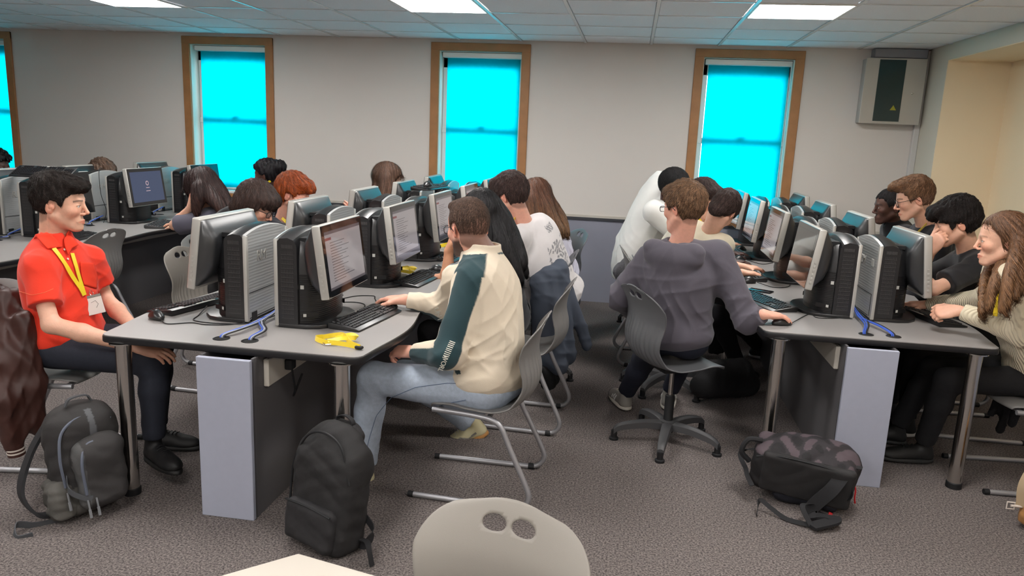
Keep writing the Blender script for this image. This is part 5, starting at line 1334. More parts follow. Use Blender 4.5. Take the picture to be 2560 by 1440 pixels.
# 18 boy with glasses, dark hoodie
hd = at(2286, 500, 5.18)
P18, J18 = person('fair-haired boy with dark glasses and black hoodie in the right row', (2.12, 5.3, .58), hd, R(180), (R(-10), R(16), R(0)), 'fair',
    hands=(None, H_((1.75, 5.45, .78), (-1, 0, 0), UP)), res=.0042, sw=.185, hs=1.06, neck=at(2318, 568, 5.24),
    face=dict(brow=HAIRB, open=.002, stub=(HAIRB, .01), stubk=.5, gx=BROWNG['gx'], gz=BROWNG['gz'], nose=1.15), glasses=dict(h=.017),
    hair=dict(c=srgb(126, 92, 66), t=.008, tt=.028, short=1, mess=.003, fade=.35, fz=.04, blobs=[((.085, 0, .10), (.045, .055, .03)), ((.03, 0, .11), (.07, .06, .03))], gz=[-.08, -.08, -.06, .02, .02, .0, .045, .07, .08], gx=BROWNG['gx']),
    top=dict(name='hoodie', c=srgb(22, 24, 32), hood=1, neckcut=0, ease=.024), legs=dict(c=(.01, .01, .012)),
    lanyard=dict(p=[[at(2316, 560, 5.16), at(2304, 572, 5.12), at(2290, 585, 5.1)]], w=(0, -.3, 1)))

# 17 boy in the black zip jacket
hd = at(2224, 518, 5.8)
P17, J17 = person('boy with short black hair in a black zip jacket, far end of the right row', (2.15, 5.9, .56), hd, R(182), (R(2), R(6), R(0)), 'dark', res=.0046, sw=.19, hs=1.04, neck=at(2240, 560, 5.84),
    face=dict(brow=(.01, .008, .008), iris=(.02, .012, .01), open=.003, lip=[.75, .55, .55], stub=((.012, .01, .01), .0), gx=BROWNG['gx'], gz=BROWNG['gz'], nose=.9), hair=dict(c=srgb(24, 20, 22), t=.006, tt=.008, short=1, amp=.0012, gz=[-.07, -.07, -.05, .025, .025, .01, .05, .07, .08], gx=BROWNG['gx']),
    top=dict(name='zip_jacket', c=srgb(24, 24, 30), collar=.02), legs=dict(c=(.01, .01, .012)))
zp_ = [hit(child(P17, 'zip_jacket'), x, y, .002)[0] for x, y in ((2206, 550), (2196, 562), (2186, 574), (2176, 586))]; zp_ = [q for q in zp_ if q is not None]
if len(zp_) > 2: MB().tube(zp_, .0022, 5).build('zip', M_silver, P17)

# 10 person with very long black hair, beyond the bearded man
hd = at(1200, 545, 4.12)
P10, J10 = person('person with very long black hair, cheek in hand, beyond the bearded man', (-.66, 4.22, .56), hd, R(172), (R(-20), R(10), R(0)), 'tan',
    hands=(H_(at(1122, 628, 4.0), (.2, .1, .95), (-.9, -.2, .1), curl=.4), H_(at(1108, 692, 4.55), (-.9, .25, -.1), (0, 0, 1), curl=.4)), elbows=(at(1118, 715, 4.02), at(1160, 710, 4.45)), res=.004, sw=.16, hs=1.05, neck=at(1235, 610, 4.16),
    hair=dict(c=(.008, .007, .009), t=.02, tt=.026, amp=.002, gz=[-.2]*5+[.05, .06, .07, .08], gx=[-.14, -.06, -.03, 0, .03, .04, .055, .07, .12],
        locks=[lk([at(1205, 500, 4.12), at(1250, 545, 4.12), at(1285, 610, 4.1), at(1305, 660, 4.06)], .07, .03), lk([at(1215, 520, 4.14), at(1245, 600, 4.05), at(1275, 660, 4.02), at(1300, 700, 4.02)], .08, .02), lk([at(1225, 530, 4.22), at(1275, 610, 4.22), at(1312, 680, 4.2)], .07, .02), lk([at(1200, 560, 4.02), at(1215, 640, 3.98), at(1225, 700, 3.98)], .06, .03)]),
    top=dict(name='t_shirt', c=(.012, .012, .016), sleeve='short', frac=.9), legs=dict(c=(.01, .01, .012)), face=dict())
br = MB()
for k, dz in enumerate((0, .012, .035)):
    c0 = at(1119, 655, 4.02)+UP*(dz-.01)-J10['org']; br.tube([c0+np.array([.030*math.cos(a), .030*math.sin(a), .004*math.cos(a+k)]) for a in np.linspace(0, 2*PI, 20, endpoint=False)], .003-.0006*k, 6, closed=True)
br.build('bracelet', M_silver, P10)
for r_, (x0, y0) in enumerate(((1320, 690), (1323, 703), (1326, 716), (1328, 729))): print_on(child(P10, 't_shirt'), P10, 'back_lettering', 'EBRTSWH'[r_:r_+3], .022, x0, y0, .9, .3)

# 11 boy in the white printed T-shirt
hd = at(1276, 492, 4.76)
def tee_print(V, C, d):
    q = V-d['ch']; b = -(q@d['f']); y = q@d['l']; z = q@d['up']
    n = np.sin(y*120+3*np.sin(z*60))*np.sin(z*95+2*np.sin(y*70)); w = (b > .05)*(np.abs(y+.02) < .11)*(z > -.22)*(z < .04)*(n > .15)
    w = np.maximum(w*1., (b > .05)*(np.abs(y) < .035)*(z > .10)*(z < .15)*(np.sin(y*300)*np.sin(z*260) > -.2)); return zmix(C, w*.75, srgb(90, 92, 100))
P11, J11 = person('brown-haired boy in white T-shirt with printed back, beyond the long black hair', (-.42, 4.92, .57), hd, R(160), (R(-8), R(16), R(0)), 'pink',
    hands=(H_((-.95, 4.75, .78), (-1, 0, 0), UP), H_((-.95, 5.1, .78), (-1, 0, 0), UP)), res=.0042, sw=.19, hs=1.12, neck=at(1312, 566, 4.8), bulk=1.1,
    face=dict(brow=HAIRD, stub=(HAIRD, .01), stubk=.5, gx=BROWNG['gx'], gz=BROWNG['gz']), hair=dict(c=srgb(74, 56, 52), t=.014, tt=.024, short=1, mess=.003, blobs=[((.06, 0, .09), (.06, .065, .04)), ((.09, 0, .06), (.03, .06, .03))], gz=[-.085, -.085, -.065, .02, .02, -.01, .02, .04, .05], gx=BROWNG['gx']),
    top=dict(name='t_shirt', c=srgb(222, 218, 218), sleeve='short', frac=.95, ease=.028, fold=.006, zones=tee_print), legs=dict(c=srgb(30, 34, 46)),
    lanyard=dict(p=[[at(1276, 556, 4.66), at(1285, 548, 4.70), at(1300, 535, 4.78), at(1306, 530, 4.86)]], w=(.3, 0, 1)))

# 12 girl with long brown hair by the back wall
hd = at(1338, 498, 5.5)
P12, J12 = person('girl with very long brown hair in pale lilac top, last seat of the middle row', (-.48, 5.75, .56), hd, R(172), (R(0), R(22), R(0)), 'fair', res=.005, sw=.165, hs=1.05, neck=at(1362, 540, 5.55),
    hands=(H_((-1.0, 5.6, .78), (-1, 0, 0), UP), H_((-1.0, 5.9, .78), (-1, 0, 0), UP)),
    hair=dict(c=srgb(104, 66, 46), tip=srgb(150, 116, 82), t=.02, tt=.022, amp=.003, fq=60, gz=[-.2]*5+[.05, .06, .07, .08], gx=[-.14, -.06, -.03, 0, .03, .04, .055, .07, .12],
        locks=[lk([at(1335, 480, 5.45), at(1335, 530, 5.36), at(1340, 585, 5.32)], .06, .03), lk([at(1345, 470, 5.5), at(1365, 520, 5.4), at(1385, 560, 5.36), at(1402, 580, 5.34)], .07, .03), lk([at(1350, 480, 5.5), at(1385, 525, 5.5), at(1405, 555, 5.45), at(1415, 585, 5.4)], .06, .02), lk([at(1335, 500, 5.4), at(1350, 560, 5.34), at(1352, 600, 5.32)], .05, .02)]),
    top=dict(name='top', c=srgb(206, 204, 220), sleeve='long', fold=.006), legs=dict(c=srgb(30, 34, 46)), face=dict())

# 14 person in white, bending, by the third window
hd = at(1683, 470, 5.85)
P14, J14 = person('dark-haired person in white top bending forward, behind the grey hoodie', (.14, 6.50, .60), hd, R(-25), (R(30), R(20), R(0)), 'deep', res=.0055, sw=.20, bulk=1.25, neck=at(1668, 515, 5.9), spine=.10,
    hands=(H_((.85, 6.25, .78), (1, 0, 0), UP), H_((.8, 5.8, .78), (1, 0, 0), UP)), hair=dict(c=(.010, .009, .010), t=.02, tt=.03, short=1, blobs=[((.08, 0, .07), (.05, .06, .03))], gz=[-.09, -.09, -.07, .0, .0, .0, .045, .06, .06], gx=BROWNG['gx']),
    top=dict(name='top', c=srgb(222, 222, 218), ease=.04, fold=.008, ff=10), legs=dict(c=srgb(120, 122, 128)), face=dict())
# 15 boy beyond
hd = at(1758, 500, 5.3)
P15, J15 = person('boy with brown fringe and yellow lanyard, face towards camera, beyond the grey hoodie', (.26, 5.66, .57), hd, R(10), (R(-48), R(14), R(0)), 'fair', res=.0048, hs=1.03, neck=at(1752, 562, 5.32),
    hands=(H_((.85, 5.55, .78), (1, 0, 0), UP), H_((.80, 5.3, .78), (1, 0, 0), UP)), face=dict(brow=HAIRD), hair=dict(c=srgb(66, 50, 46), t=.018, tt=.024, short=1, blobs=[((.075, 0, .075), (.045, .07, .045))], gz=[-.08, -.08, -.065, .0, .0, -.01, .02, .035, .04], gx=BROWNG['gx']),
    top=dict(name='shirt', c=srgb(222, 214, 196), sleeve='short'), legs=dict(c=(.02, .02, .025)), lanyard=dict(p=[[at(1745, 545, 5.24), at(1756, 560, 5.22), at(1766, 575, 5.2)]], w=(1, 0, .3)))
# 16 boy with the wristwatch
hd = at(1806, 528, 4.78)
P16, J16 = person('boy with short brown hair and black wristwatch bending low over the right desk', (.36, 5.00, .57), hd, R(42), (R(30), R(42), R(22)), 'fair', res=.0042, hs=1.02, neck=at(1772, 582, 4.86),
    hands=(H_((.7, 5.35, .78), (1, 0, 0), UP), H_(on(1818, 608, .785), (.95, .2, -.05), (0, 0, 1), curl=.35)), elbows=(None, at(1760, 612, 5.0)), feet=((.85, 5.2, .1), (1.08, 5.95, .1)),
    face=dict(brow=HAIRD, stub=(HAIRB, .015), stubk=.6, gx=BROWNG['gx'], gz=BROWNG['gz']), hair=dict(c=srgb(70, 54, 50), t=.009, tt=.018, short=1, mess=.002, blobs=[((.05, 0, .1), (.06, .055, .025)), ((-.068, 0, -.035), (.042, .058, .05))], gz=[-.11, -.11, -.085, .02, .02, .0, .04, .07, .08], gx=BROWNG['gx']),
    top=dict(name='t_shirt', c=srgb(206, 196, 172), sleeve='short', frac=.8), legs=dict(c=(.008, .008, .012)), shoes=dict(c=(.008, .008, .01), sole=srgb(190, 190, 195), dir=(None, (1, -.3, 0)), marks=[('stripe', ('white', (.75, .74, .72)), [[(x+.010, -.004, sg), (x+.004, .012, sg), (x-.004, .028, sg)] for x in (.05, .075, .10) for sg in (-1, 1)])]))
wp = at(1812, 609, 5.18)-J16['org']
MB().tube([wp+np.array([0, .028*math.cos(a), .024*math.sin(a)]) for a in np.linspace(0, 2*PI, 18, endpoint=False)], .005, 6, closed=True).rbox(wp[0]-.018, wp[0]+.018, wp[1]-.016, wp[1]+.016, wp[2]+.022, wp[2]+.033, .004, 1).build('wristwatch', M_blackm, P16)

# 5 girl with the brown bob
hd = at(640, 515, 4.5)
P5, J5 = person('person with a brown bob and black glasses in a black hoodie, behind the nearest monitor', (-2.72, 4.78, .56), hd, R(-8), (R(10), R(26), R(0)), 'fair', res=.0042, hs=1.12, neck=at(585, 565, 4.55),
    hands=(H_((-2.1, 4.7, .78), (1, 0, 0), UP), H_((-2.1, 4.4, .78), (1, 0, 0), UP)), glasses=dict(h=.017), face=dict(brow=HAIRB, open=.002),
    hair=dict(c=srgb(72, 54, 48), t=.024, tt=.03, amp=.003, fq=50, jag=.008, blobs=[((.055, 0, .07), (.065, .085, .05)), ((-.055, 0, -.01), (.075, .09, .08)), ((-.085, 0, -.05), (.05, .075, .05))], gz=[-.12, -.11, -.09, -.055, -.035, -.01, .02, .03, .03], gx=[-.14, -.08, -.05, -.022, .012, .03, .05, .07, .12]),
    top=dict(name='hoodie', c=srgb(20, 21, 26), hood=1, neckcut=0, ease=.026), legs=dict(c=(.01, .01, .012)))
# 6 red-haired boy
hd = at(735, 488, 4.95)
P6, J6 = person('red-haired boy in a navy hoodie with yellow lanyard, hand over his eyes', (-2.68, 5.35, .57), hd, R(-8), (R(10), R(8), R(0)), 'pink', res=.0042, hs=1.08, neck=at(712, 552, 5.0),
    hands=(H_((-2.05, 5.3, .95), (.2, -.2, 1), (1, 0, 0)), H_(at(768, 545, 4.85), (-.25, .05, 1), (.95, -.2, .2), curl=.5)), elbows=(None, at(745, 590, 4.8)), face=dict(brow=srgb(150, 80, 40), open=0, stub=(srgb(150, 80, 44), .01), gx=BROWNG['gx'], gz=BROWNG['gz'], neck=1.1),
    hair=dict(c=srgb(168, 78, 30), t=.020, tt=.032, mess=.003, amp=.003, blobs=[((.07, 0, .075), (.055, .075, .042)), ((.10, 0, .05), (.03, .06, .028))], gz=[-.085, -.085, -.06, .02, .02, -.02, .015, .03, .035], gx=BROWNG['gx']),
    top=dict(name='hoodie', c=srgb(26, 32, 48), hood=1, neckcut=0), legs=dict(c=(.01, .01, .012)), lanyard=dict(p=[[at(705, 545, 4.86), at(720, 560, 4.84), at(732, 578, 4.83)]], w=(1, 0, .3)))
# 4 girl resting her head
hd = at(503, 478, 5.42)
P4, J4 = person('girl with long dark brown hair in a grey T-shirt, resting her head on her fist', (-3.12, 5.62, .57), hd, R(178), (R(-22), R(18), R(0)), 'fair', res=.0045, hs=1.18, neck=at(530, 520, 5.45), sw=.18, bulk=1.15,
    hands=(H_(at(476, 520, 5.32), (.1, .05, .9), (-.8, -.5, .2), curl=[1.1]*4), H_((-3.75, 5.9, .78), (-1, 0, 0), UP)), elbows=(at(437, 563, 5.38), None), shl=(at(520, 548, 5.28), None),
    hair=dict(c=srgb(62, 44, 42), tip=srgb(96, 66, 56), t=.024, tt=.030, amp=.003, fq=55, gz=[-.2]*5+[.03, .05, .06, .07], gx=[-.14, -.06, -.03, 0, .035, .05, .06, .07, .12],
        locks=[lk([at(510, 440, 5.42), at(545, 480, 5.4), at(562, 510, 5.38), at(575, 535, 5.36)], .075, .03), lk([at(500, 470, 5.3), at(495, 500, 5.26), at(490, 525, 5.26)], .06, .02), lk([at(520, 480, 5.34), at(545, 510, 5.28), at(560, 530, 5.26)], .06, .02)]),
    top=dict(name='t_shirt', c=srgb(92, 90, 104), sleeve='short', frac=.85, ease=.026, fold=.006), legs=dict(c=srgb(30, 34, 46)), face=dict(open=0))
# 7 person with braided bun
hd = at(668, 440, 6.4)
P7, J7 = person('person with black braids tied in a bun and yellow lanyard, below the window frame', (-3.15, 6.6, .56), hd, R(178), (R(0), R(2), R(0)), 'dark', res=.0052, hs=1.12, face=dict(brow=(.01, .01, .01), iris=(.02, .01, .01)),
    hair=dict(c=srgb(24, 20, 26), t=.010, tt=.016, amp=.005, fq=16, blobs=[((-.105, 0, .075), (.058, .062, .055)), ((.02, 0, .08), (.08, .07, .05))], gz=[-.07, -.07, -.05, .02, .02, .02, .05, .06, .07], gx=BROWNG['gx'],
        len=.03, crown=(-.09, 0, .08)), neck=at(672, 470, 6.42),
    top=dict(name='top', c=srgb(110, 100, 84)), legs=dict(c=(.01, .01, .012)), lanyard=dict(p=[[at(668, 456, 6.3), at(676, 453, 6.34), at(686, 450, 6.42)]], w=(0, 0, 1)))
# 8 girl with long hair by the wall
hd = at(970, 452, 6.2)
P8, J8 = person('girl with long straight brown hair and bare shoulder, beside the middle desk computers', (-2.28, 6.3, .56), hd, R(8), (R(26), R(8), R(0)), 'fair', res=.005, hs=1.12, neck=at(958, 480, 6.2), face=dict(),
    hair=dict(c=srgb(92, 66, 52), tip=srgb(122, 90, 72), t=.018, tt=.02, amp=.003, fq=60, gz=[-.2]*5+[.04, .05, .06, .07], gx=[-.14, -.06, -.03, 0, .03, .04, .055, .07, .12],
        locks=[lk([at(962, 430, 6.15), at(972, 460, 6.1), at(978, 500, 6.06)], .055, .03), lk([at(955, 430, 6.2), at(945, 462, 6.14), at(938, 480, 6.12)], .05, .025), lk([at(965, 440, 6.1), at(960, 480, 6.06), at(965, 505, 6.05)], .05, .03)]),
    top=dict(name='top', c=srgb(205, 206, 206), sleeve='short', frac=.35), legs=dict(c=(.01, .01, .012)))
# 2, 3 heads beyond the far left computers
hd = at(-8, 420, 6.2)
P2, J2 = person('person with black curly hair at the very left edge, before the window', (-5.85, 6.25, .56), hd, R(0), (0, 0, 0), 'dark', res=.006, hs=1.1, face=dict(), hair=dict(c=(.008, .007, .008), t=.03, tt=.045, mess=.012, amp=.004, blobs=[((0, -.02, .09), (.12, .11, .06))]), top=dict(name='top', c=(.02, .02, .025), res=.011), legs=dict(c=(.01, .01, .01), res=.012))
hd = at(258, 447, 6.35)
P3, J3 = person('person of whom only tousled brown hair shows above the far left monitors', (-5.0, 6.5, .50), hd, R(-20), (0, R(10), 0), 'fair', res=.006, hs=1.2, face=dict(), hair=dict(c=srgb(104, 82, 68), t=.02, tt=.035, mess=.008, amp=.004), top=dict(name='top', c=(.05, .05, .07), res=.011), legs=dict(c=(.01, .01, .01), res=.012))
# ------------------------------------------------------------------ coats on chairs
M_leather = mat('brown_leather', srgb(66, 38, 32), .5, noise=(6, .15), wave=(4.5, .5, 'DIAGONAL'))
M_coat = mat('coat_grey', srgb(76, 84, 98), .8, bump=(300, .15), noise=(5, .08))
M_coatb = mat('coat_black', srgb(20, 20, 23), .85, bump=(120, .3))
M_pack = mat('pack_nylon', (.02, .02, .02), .75, attr=True, bump=(500, .2), noise=(20, .06))
M_strap = mat('webbing', srgb(30, 30, 33), .8, bump=(600, .2))
M_zip = mat('zip_grey', srgb(92, 98, 112), .6)
def drape(name, label, caps, m, h=.008, seed=1, fold=.008, k=.04, cat='coat', fr=40):
    p = np.array([q for c_ in caps for q in (c_[0], c_[1])]); G = Field(p.min(0)-.15, p.max(0)+.15, h)
    for a, b, ra, rb in caps: G.cap(a, b, ra, rb, k)
    def cr(P):
        r2 = np.random.default_rng(seed); a_ = 0
        for i in range(4):
            d_ = nrm(r2.normal(size=3)*[1, 1, .35]); e_ = nrm(r2.normal(size=3)); ph = r2.uniform(0, 6, 2)
            a_ = a_+(1-np.abs(np.sin(P@d_*fr*(1+.25*i)+1.6*np.sin(P@e_*12+ph[0])+ph[1])))**2
        return -fold*(a_*.6-.4)
    G.warp(cr, .03); V, Q = G.mesh(); V = relax(V, Q, 1, .4); o = np.array([*V[:, :2].mean(0), V[:, 2].min()])
    ob = mesh_obj(name, V-o, Q, m); ob.location = o; return tag(ob, label, cat), o
A = at
jk, jo = drape('leather_jacket', 'quilted brown leather jacket hanging over the chair of the boy in red', [
    (A(22, 752, 2.96), A(35, 900, 2.86), .055, .07), (A(35, 900, 2.86), A(66, 1050, 2.86), .07, .05), (A(62, 800, 2.90), A(86, 960, 2.88), .04, .045), (A(86, 960, 2.88), A(92, 1070, 2.88), .045, .03),
    (A(-30, 745, 3.0), A(-20, 900, 2.84), .08, .09), (A(-20, 900, 2.84), A(10, 1000, 2.78), .075, .055), (A(10, 1000, 2.78), A(35, 1110, 2.80), .055, .038), (A(20, 745, 3.2), A(40, 840, 3.25), .05, .05), (A(22, 748, 2.95), A(20, 745, 3.22), .035, .035), (A(60, 1000, 3.1), A(70, 850, 3.2), .04, .05)], M_leather, seed=5, fold=.010, fr=30)
cf = MB(); m_w = mat('rib_white', srgb(215, 205, 195), .85); cc = A(37, 1114, 2.80)-jo; ax = nrm(A(35, 1110, 2.80)-A(10, 1000, 2.78))
e1 = nrm(np.cross(ax, [0, 1, 0])); e2 = np.cross(ax, e1)
cf.mt(M_leather).tube([cc-ax*.01, cc+ax*.045], .036, 20)
for dz in (.012, .028): cf.mt(m_w).tube([cc+ax*(dz-.003), cc+ax*(dz+.004)], .0375, 20)
cf.build('cuff', None, jk)
drape('coat', 'grey-blue coat draped over a swivel chair back, hanging nearly to the floor', [
    (A(1345, 700, 4.62), A(1400, 668, 4.75), .04, .045), (A(1350, 720, 4.62), A(1352, 900, 4.60), .06, .05), (A(1372, 690, 4.68), A(1395, 915, 4.58), .05, .05), (A(1398, 672, 4.75), A(1425, 890, 4.66), .045, .045), (A(1402, 675, 4.78), A(1468, 862, 4.74), .04, .035), (A(1352, 900, 4.6), A(1395, 915, 4.58), .05, .05)], M_coat, seed=3, fold=.010, fr=16)
drape('coat', 'black coat with ragged hem hanging off the chair at the right edge', [
    (A(2570, 850, 4.15), A(2560, 960, 4.12), .03, .035), (A(2560, 960, 4.12), A(2530, 1060, 4.1), .035, .02), (A(2545, 940, 4.2), A(2500, 1075, 4.2), .03, .02), (A(2590, 880, 4.0), A(2600, 1080, 3.95), .05, .05), (A(2540, 930, 4.2), A(2480, 1030, 4.22), .03, .02)], M_coatb, seed=8, fold=.009)
drape('jacket', 'black jacket bundled on the floor under the middle desk chair with the grey coat', [(A(1345, 930, 4.5), A(1380, 945, 4.6), .05, .05), (A(1350, 900, 4.7), A(1370, 960, 4.55), .05, .04)], M_coatb, seed=2)
drape('bag', 'dark bag on the floor under the right desk, behind the swivel chair', [((.55, 4.75, .12), (.85, 4.95, .10), .08, .09), ((.6, 4.8, .2), (.8, 4.9, .2), .08, .08)], M_coatb, seed=6, cat='bag', fold=.004, fr=22)
drape('scarf', 'grey woolly scarf on the far swivel chair behind the hoodie', [((-.02, 5.72, .66), (.02, 5.80, .52), .06, .05), ((-.02, 5.72, .66), (.02, 5.95, .70), .05, .04)], mat('wool_grey', srgb(98, 98, 102), .95, bump=(90, .6)), seed=4, cat='scarf')

# ------------------------------------------------------------------ bags
def axes(yaw, pitch=0, roll=0):
    M = rotm(yaw, pitch, roll); return M      # columns: front, left, up
def bag_mesh(name, parent, org, parts, h=.006, col=(.02, .02, .02), zones=None, wr=.004, m=None, cuts=(), fr=38, seed=2):
    pts = []
    for q in parts: pts += [np.array(q['c'])-max(q['s'])*1.3, np.array(q['c'])+max(q['s'])*1.3]
    pts = np.array(pts); G = Field(pts.min(0)-.02, pts.max(0)+.02, h)
    for q in parts:
        if q.get('e'): G.ell(q['c'], q['s'], q['M'], q.get('k', .02), q.get('m', 'u'))
        else: G.rbox(q['c'], q['s'], q['M'], q.get('r', .04), q.get('k', .02), q.get('m', 'u'))
    G.warp(lambda P: folds(P, wr*.5, fr, seed)+wr*(.5-np.abs(np.sin(P[:, 2]*34+2*np.sin(P[:, 0]*18)+P[:, 1]*9)))*.6, .03)
    G.half((0, 0, .002), (0, 0, -1), .003)
    V, Q = G.mesh(); V = relax(V, Q, 1, .3); C = np.tile(np.array(col, float), (len(V), 1))
    if zones: C = zones(V, C)
    return mesh_obj(name, V-org, Q, m or M_pack, parent, C)
# hiking pack on the left
c0 = np.array([-2.19, 2.66, .245]); M = axes(R(-32), R(-6), R(3)); M[:, 1] *= -1; fx, lx, ux = M[:, 0], M[:, 1], M[:, 2]; org = np.array([c0[0], c0[1], 0])
t = thing('backpack', 'grey and black hiking backpack with side pocket, on the floor at the left desk leg', 'backpack', org)
W_ = lambda a, b, c_: c0+fx*a+lx*b+ux*c_
GB, GG = srgb(46, 44, 44), srgb(84, 84, 84)
def zn(V, C):
    q = (V-c0)@M; w = (q[:, 2] < -.10)*(q[:, 1] > -.02)*1.0; C = zmix(C, w*.8, srgb(84, 82, 78)); return zmix(C, (np.abs(q[:, 1]+.02) < .012)*(q[:, 0] > .05)*.8, srgb(96, 98, 102))
bag_mesh('main_body', t, org, [dict(c=W_(-.02, 0, -.02), s=(.085, .135, .22), M=M, r=.07), dict(c=W_(-.01, 0, .13), s=(.085, .12, .11), M=M, e=1, k=.05)], col=GB, zones=zn, wr=.006)
bag_mesh('front_pocket', t, org, [dict(c=W_(.085, -.02, -.055), s=(.045, .095, .145), M=M, r=.045), dict(c=W_(.09, -.02, .03), s=(.04, .09, .08), M=M, e=1, k=.04)], col=srgb(52, 50, 50), zones=lambda V, C: zmix(C, (np.abs(((V-c0)@M)[:, 1]-.065) < .018)*1., GG), wr=.005)
bag_mesh('side_pocket', t, org, [dict(c=W_(.0, .125, -.15), s=(.07, .045, .085), M=M, r=.04)], col=srgb(88, 86, 82), wr=.010, fr=60)
z_ = MB(); z_.tube(bez([W_(.075, .115, -.08), W_(.085, .12, .05), W_(.07, .09, .15), W_(.06, 0, .19), W_(.06, -.10, .15)], 8), .006, 6)
z_.tube(bez([W_(.13, .060, -.12), W_(.137, .06, .02), W_(.115, .02, .085), W_(.11, -.08, .07)], 8), .006, 6)
z_.v = [tuple(np.array(v)-org) for v in z_.v]; z_.build('zip', M_zip, t)
for a, b, c_ in ((.085, .115, -.10), (.137, .062, -.14), (.14, .03, -.14)):
    zp = MB().tube([W_(a, b, c_)-org, W_(a+.005, b, c_-.05)-org], .004, 6).tube([W_(a+.003, b, c_-.04)-org, W_(a+.006, b, c_-.075)-org], .006, 6)
    zp.build('zip_pull', mat('pull_grey', srgb(120, 122, 126), .5), t)
st = MB(); st.strip([q-org for q in bez([W_(-.08, .08, .18), W_(-.10, .17, .05), W_(-.05, .24, -.08), W_(-.02, .21, -.18), W_(-.03, .15, -.21)], 8)], fx, .055, .012); st.build('shoulder_strap', M_strap, t)
st = MB(); st.strip([q-org for q in bez([W_(.06, .10, -.04), W_(.10, .11, -.09), W_(.125, .07, -.13), W_(.13, .04, -.14)], 6)], ux, .02, .004); st.build('webbing_strap', mat('webbing_grey', srgb(74, 76, 80), .8), t)
st = MB(); st.strip([q-org for q in bez([W_(.0, .14, -.235), W_(-.02, .22, -.225), W_(-.03, .28, -.20), W_(.02, .30, -.235), W_(.05, .25, -.235)], 6)], nrm((0.3, 0, 1)), .03, .004); st.build('webbing_strap', mat('webbing_grey', srgb(74, 76, 80), .8), t)
st = MB(); st.strip([q-org for q in bez([W_(.02, .05, .235), W_(.03, .03, .265), W_(.03, -.03, .265), W_(.02, -.05, .235)], 6)], fx, .02, .006); st.build('haul_loop', mat('webbing_grey', srgb(74, 76, 80), .8), t)
# black backpack in the middle
c0 = np.array([-1.105, 2.64, .25]); M = axes(R(-112), R(-8), R(-3)); fx, lx, ux = M[:, 0], M[:, 1], M[:, 2]; org = np.array([c0[0], c0[1], 0])
t = thing('backpack', 'plain black backpack standing on the floor by the knee of the man in jeans', 'backpack', org)
bag_mesh('main_body', t, org, [dict(c=W_(-.02, 0, -.05), s=(.085, .155, .205), M=M, r=.05), dict(c=W_(-.02, 0, .12), s=(.085, .145, .14), M=M, e=1, k=.06)], col=srgb(34, 33, 34), wr=.006)
bag_mesh('front_pocket', t, org, [dict(c=W_(.065, .0, -.145), s=(.035, .125, .085), M=M, r=.03)], col=srgb(36, 35, 37), wr=.006)
bag_mesh('top_flap', t, org, [dict(c=W_(-.06, 0, .20), s=(.06, .09, .06), M=M, e=1)], col=srgb(32, 31, 33), wr=.006)
z_ = MB(); z_.tube([q-org for q in bez([W_(.045, -.148, -.10), W_(.05, -.15, .06), W_(.055, -.09, .19), W_(.055, 0, .225), W_(.055, .09, .19), W_(.05, .15, .06)], 8)], .005, 6); z_.tube([q-org for q in bez([W_(.10, -.12, -.07), W_(.103, 0, -.062), W_(.10, .12, -.07)], 6)], .004, 6); z_.build('zip', M_blackm, t)
st = MB(); st.strip([q-org for q in bez([W_(-.05, -.03, .235), W_(-.05, -.04, .265), W_(-.05, .0, .28), W_(-.05, .04, .265), W_(-.05, .04, .235)], 8)], fx, .022, .004); st.build('haul_loop', M_strap, t)
for g in (-1, 1):
    st = MB(); st.strip([q-org for q in bez([W_(-.09, .12*g, -.10), W_(-.08, .19*g, -.14), W_(-.06, .185*g, -.20), W_(-.06, .15*g, -.215)], 6)], ux, .03, .004)
    if g > 0: st.strip([q-org for q in bez([W_(-.06, .15, -.19), W_(-.03, .21, -.17), W_(0, .25, -.18), W_(.0, .275, -.235)], 6)], fx, .024, .004)
    st.build('shoulder_strap', M_strap, t)
# camouflage bag lying at the end of the right desk
c0 = np.array([.90, 3.50, .170]); M = axes(R(-104), R(12), R(-4)); fx, lx, ux = M[:, 0], M[:, 1], M[:, 2]; org = np.array([c0[0], c0[1], 0])
t = thing('backpack', 'black backpack with dark camouflage top lying on its side at the right desk', 'backpack', org)
def camo(V, C):
    q = (V-c0)@M; n = np.sin(q[:, 0]*55+2*np.sin(q[:, 1]*40))+np.sin(q[:, 1]*48+2.2*np.sin(q[:, 2]*50)); w = (q[:, 2] > .075)*1.0
    C = zmix(C, w*.85, srgb(44, 40, 44)); C = zmix(C, w*(n > .35)*.9, srgb(84, 72, 78)); return zmix(C, w*(n < -.7)*.9, srgb(24, 22, 25))
bag_mesh('main_body', t, org, [dict(c=W_(0, 0, -.01), s=(.115, .225, .115), M=M, r=.06), dict(c=W_(-.02, .05, .06), s=(.11, .20, .09), M=M, e=1, k=.04)], col=srgb(26, 25, 27), zones=camo, wr=.007)
bag_mesh('back_panel', t, org, [dict(c=W_(.105, .02, .0), s=(.022, .20, .105), M=M, r=.02, k=.01)], col=srgb(36, 35, 36), wr=.003)
bag_mesh('lower_pocket', t, org, [dict(c=W_(.06, .03, -.10), s=(.06, .15, .05), M=M, r=.04)], col=srgb(20, 22, 32), wr=.009)
st = MB(); st.strip([q-org for q in bez([W_(.10, .17, .09), W_(.15, .13, .02), W_(.19, .06, -.10), (1.00, 3.26, .035), (.89, 3.20, .02)], 10)], nrm((.8, -.2, .1)), .06, .012); st.build('shoulder_strap', M_strap, t)
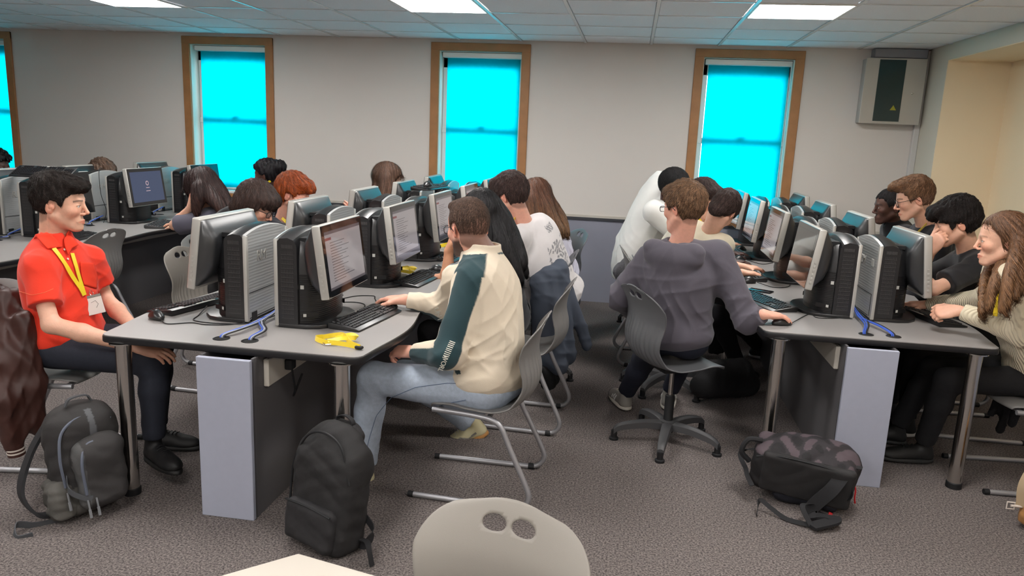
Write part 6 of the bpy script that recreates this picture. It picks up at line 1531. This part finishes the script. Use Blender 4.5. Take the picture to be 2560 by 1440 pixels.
st = MB(); st.strip([q-org for q in bez([(.90, 3.21, .02), (.80, 3.26, .012), (.74, 3.31, .03), (.69, 3.34, .05), (.67, 3.27, .006)], 8)], nrm((.1, .6, .8)), .02, .003); st.build('webbing_strap', M_strap, t)
st = MB(); st.strip([q-org for q in bez([(.89, 3.21, .02), (.86, 3.27, .08), W_(.15, .08, -.08)], 8)], nrm((1, .1, 0)), .022, .003); st.build('webbing_strap', M_strap, t)
st = MB(); st.strip([q-org for q in bez([W_(.05, .24, .10), (.66, 3.57, .20), (.645, 3.50, .12), (.66, 3.40, .09)], 8)], nrm((1, .1, .2)), .022, .003); st.build('webbing_strap', M_strap, t)
st = MB(); st.tube([q-org for q in bez([W_(.02, -.20, .10), W_(.04, -.26, .10), W_(.06, -.28, .04), W_(.05, -.24, -.01)], 8)], .013, 8); st.build('grab_handle', M_strap, t)
st = MB(); st.tube([q-org for q in bez([(1.125, 3.50, .13), (1.14, 3.48, .09), (1.135, 3.46, .06), (1.14, 3.46, .03)], 6)], .004, 6); st.tube([np.array((1.00, 3.36, .012))-org, np.array((1.015, 3.355, .008))-org], .01, 8); st.build('zip_cord', mat('cord_red', srgb(190, 30, 36), .5), t)
st = MB(); st.tube([q-org for q in bez([W_(.115, .20, .09), W_(.118, .05, .105), W_(.118, -.12, .10), W_(.10, -.21, .06)], 8)], .005, 6); st.tube([q-org for q in bez([W_(.12, .20, .07), W_(.125, .215, -.02), W_(.10, .14, -.10)], 8)], .005, 6); st.build('zip', M_blackm, t)
# tan handbag at the right edge
c0 = np.array([1.98, 3.42, .13]); M = axes(R(-105), 0, R(-8)); fx, lx, ux = M[:, 0], M[:, 1], M[:, 2]; org = np.array([c0[0], c0[1], 0])
t = thing('handbag', 'shiny tan handbag with a long pale strap on the floor at the right edge', 'handbag', org)
bag_mesh('bag_body', t, org, [dict(c=W_(0, 0, -.01), s=(.07, .13, .12), M=M, r=.06), dict(c=W_(0, 0, .05), s=(.06, .10, .09), M=M, e=1, k=.04)], col=srgb(176, 128, 78), wr=.014, m=mat('tan_satin', (.4, .3, .2), .35, attr=True, noise=(8, .15)), fr=30)
st = MB(); st.strip([q-org for q in bez([(1.84, 3.46, .10), (1.83, 3.45, .22), (1.90, 3.48, .36), (2.0, 3.55, .52), (2.08, 3.6, .70)], 8)], nrm((.8, -.3, -.5)), .035, .005); st.build('shoulder_strap', mat('strap_cream', srgb(190, 170, 140), .7), t)
st = MB(); b0 = np.array((1.80, 3.46, .10))-org; st.tube([b0+np.array(q) for q in ((-.016, 0, -.016), (.016, 0, -.016), (.016, 0, .016), (-.016, 0, .016))], .0035, 6, closed=True); st.tube([b0, b0+np.array([.10, 0, .0])], .006, 6); st.build('buckle', m_w, t)
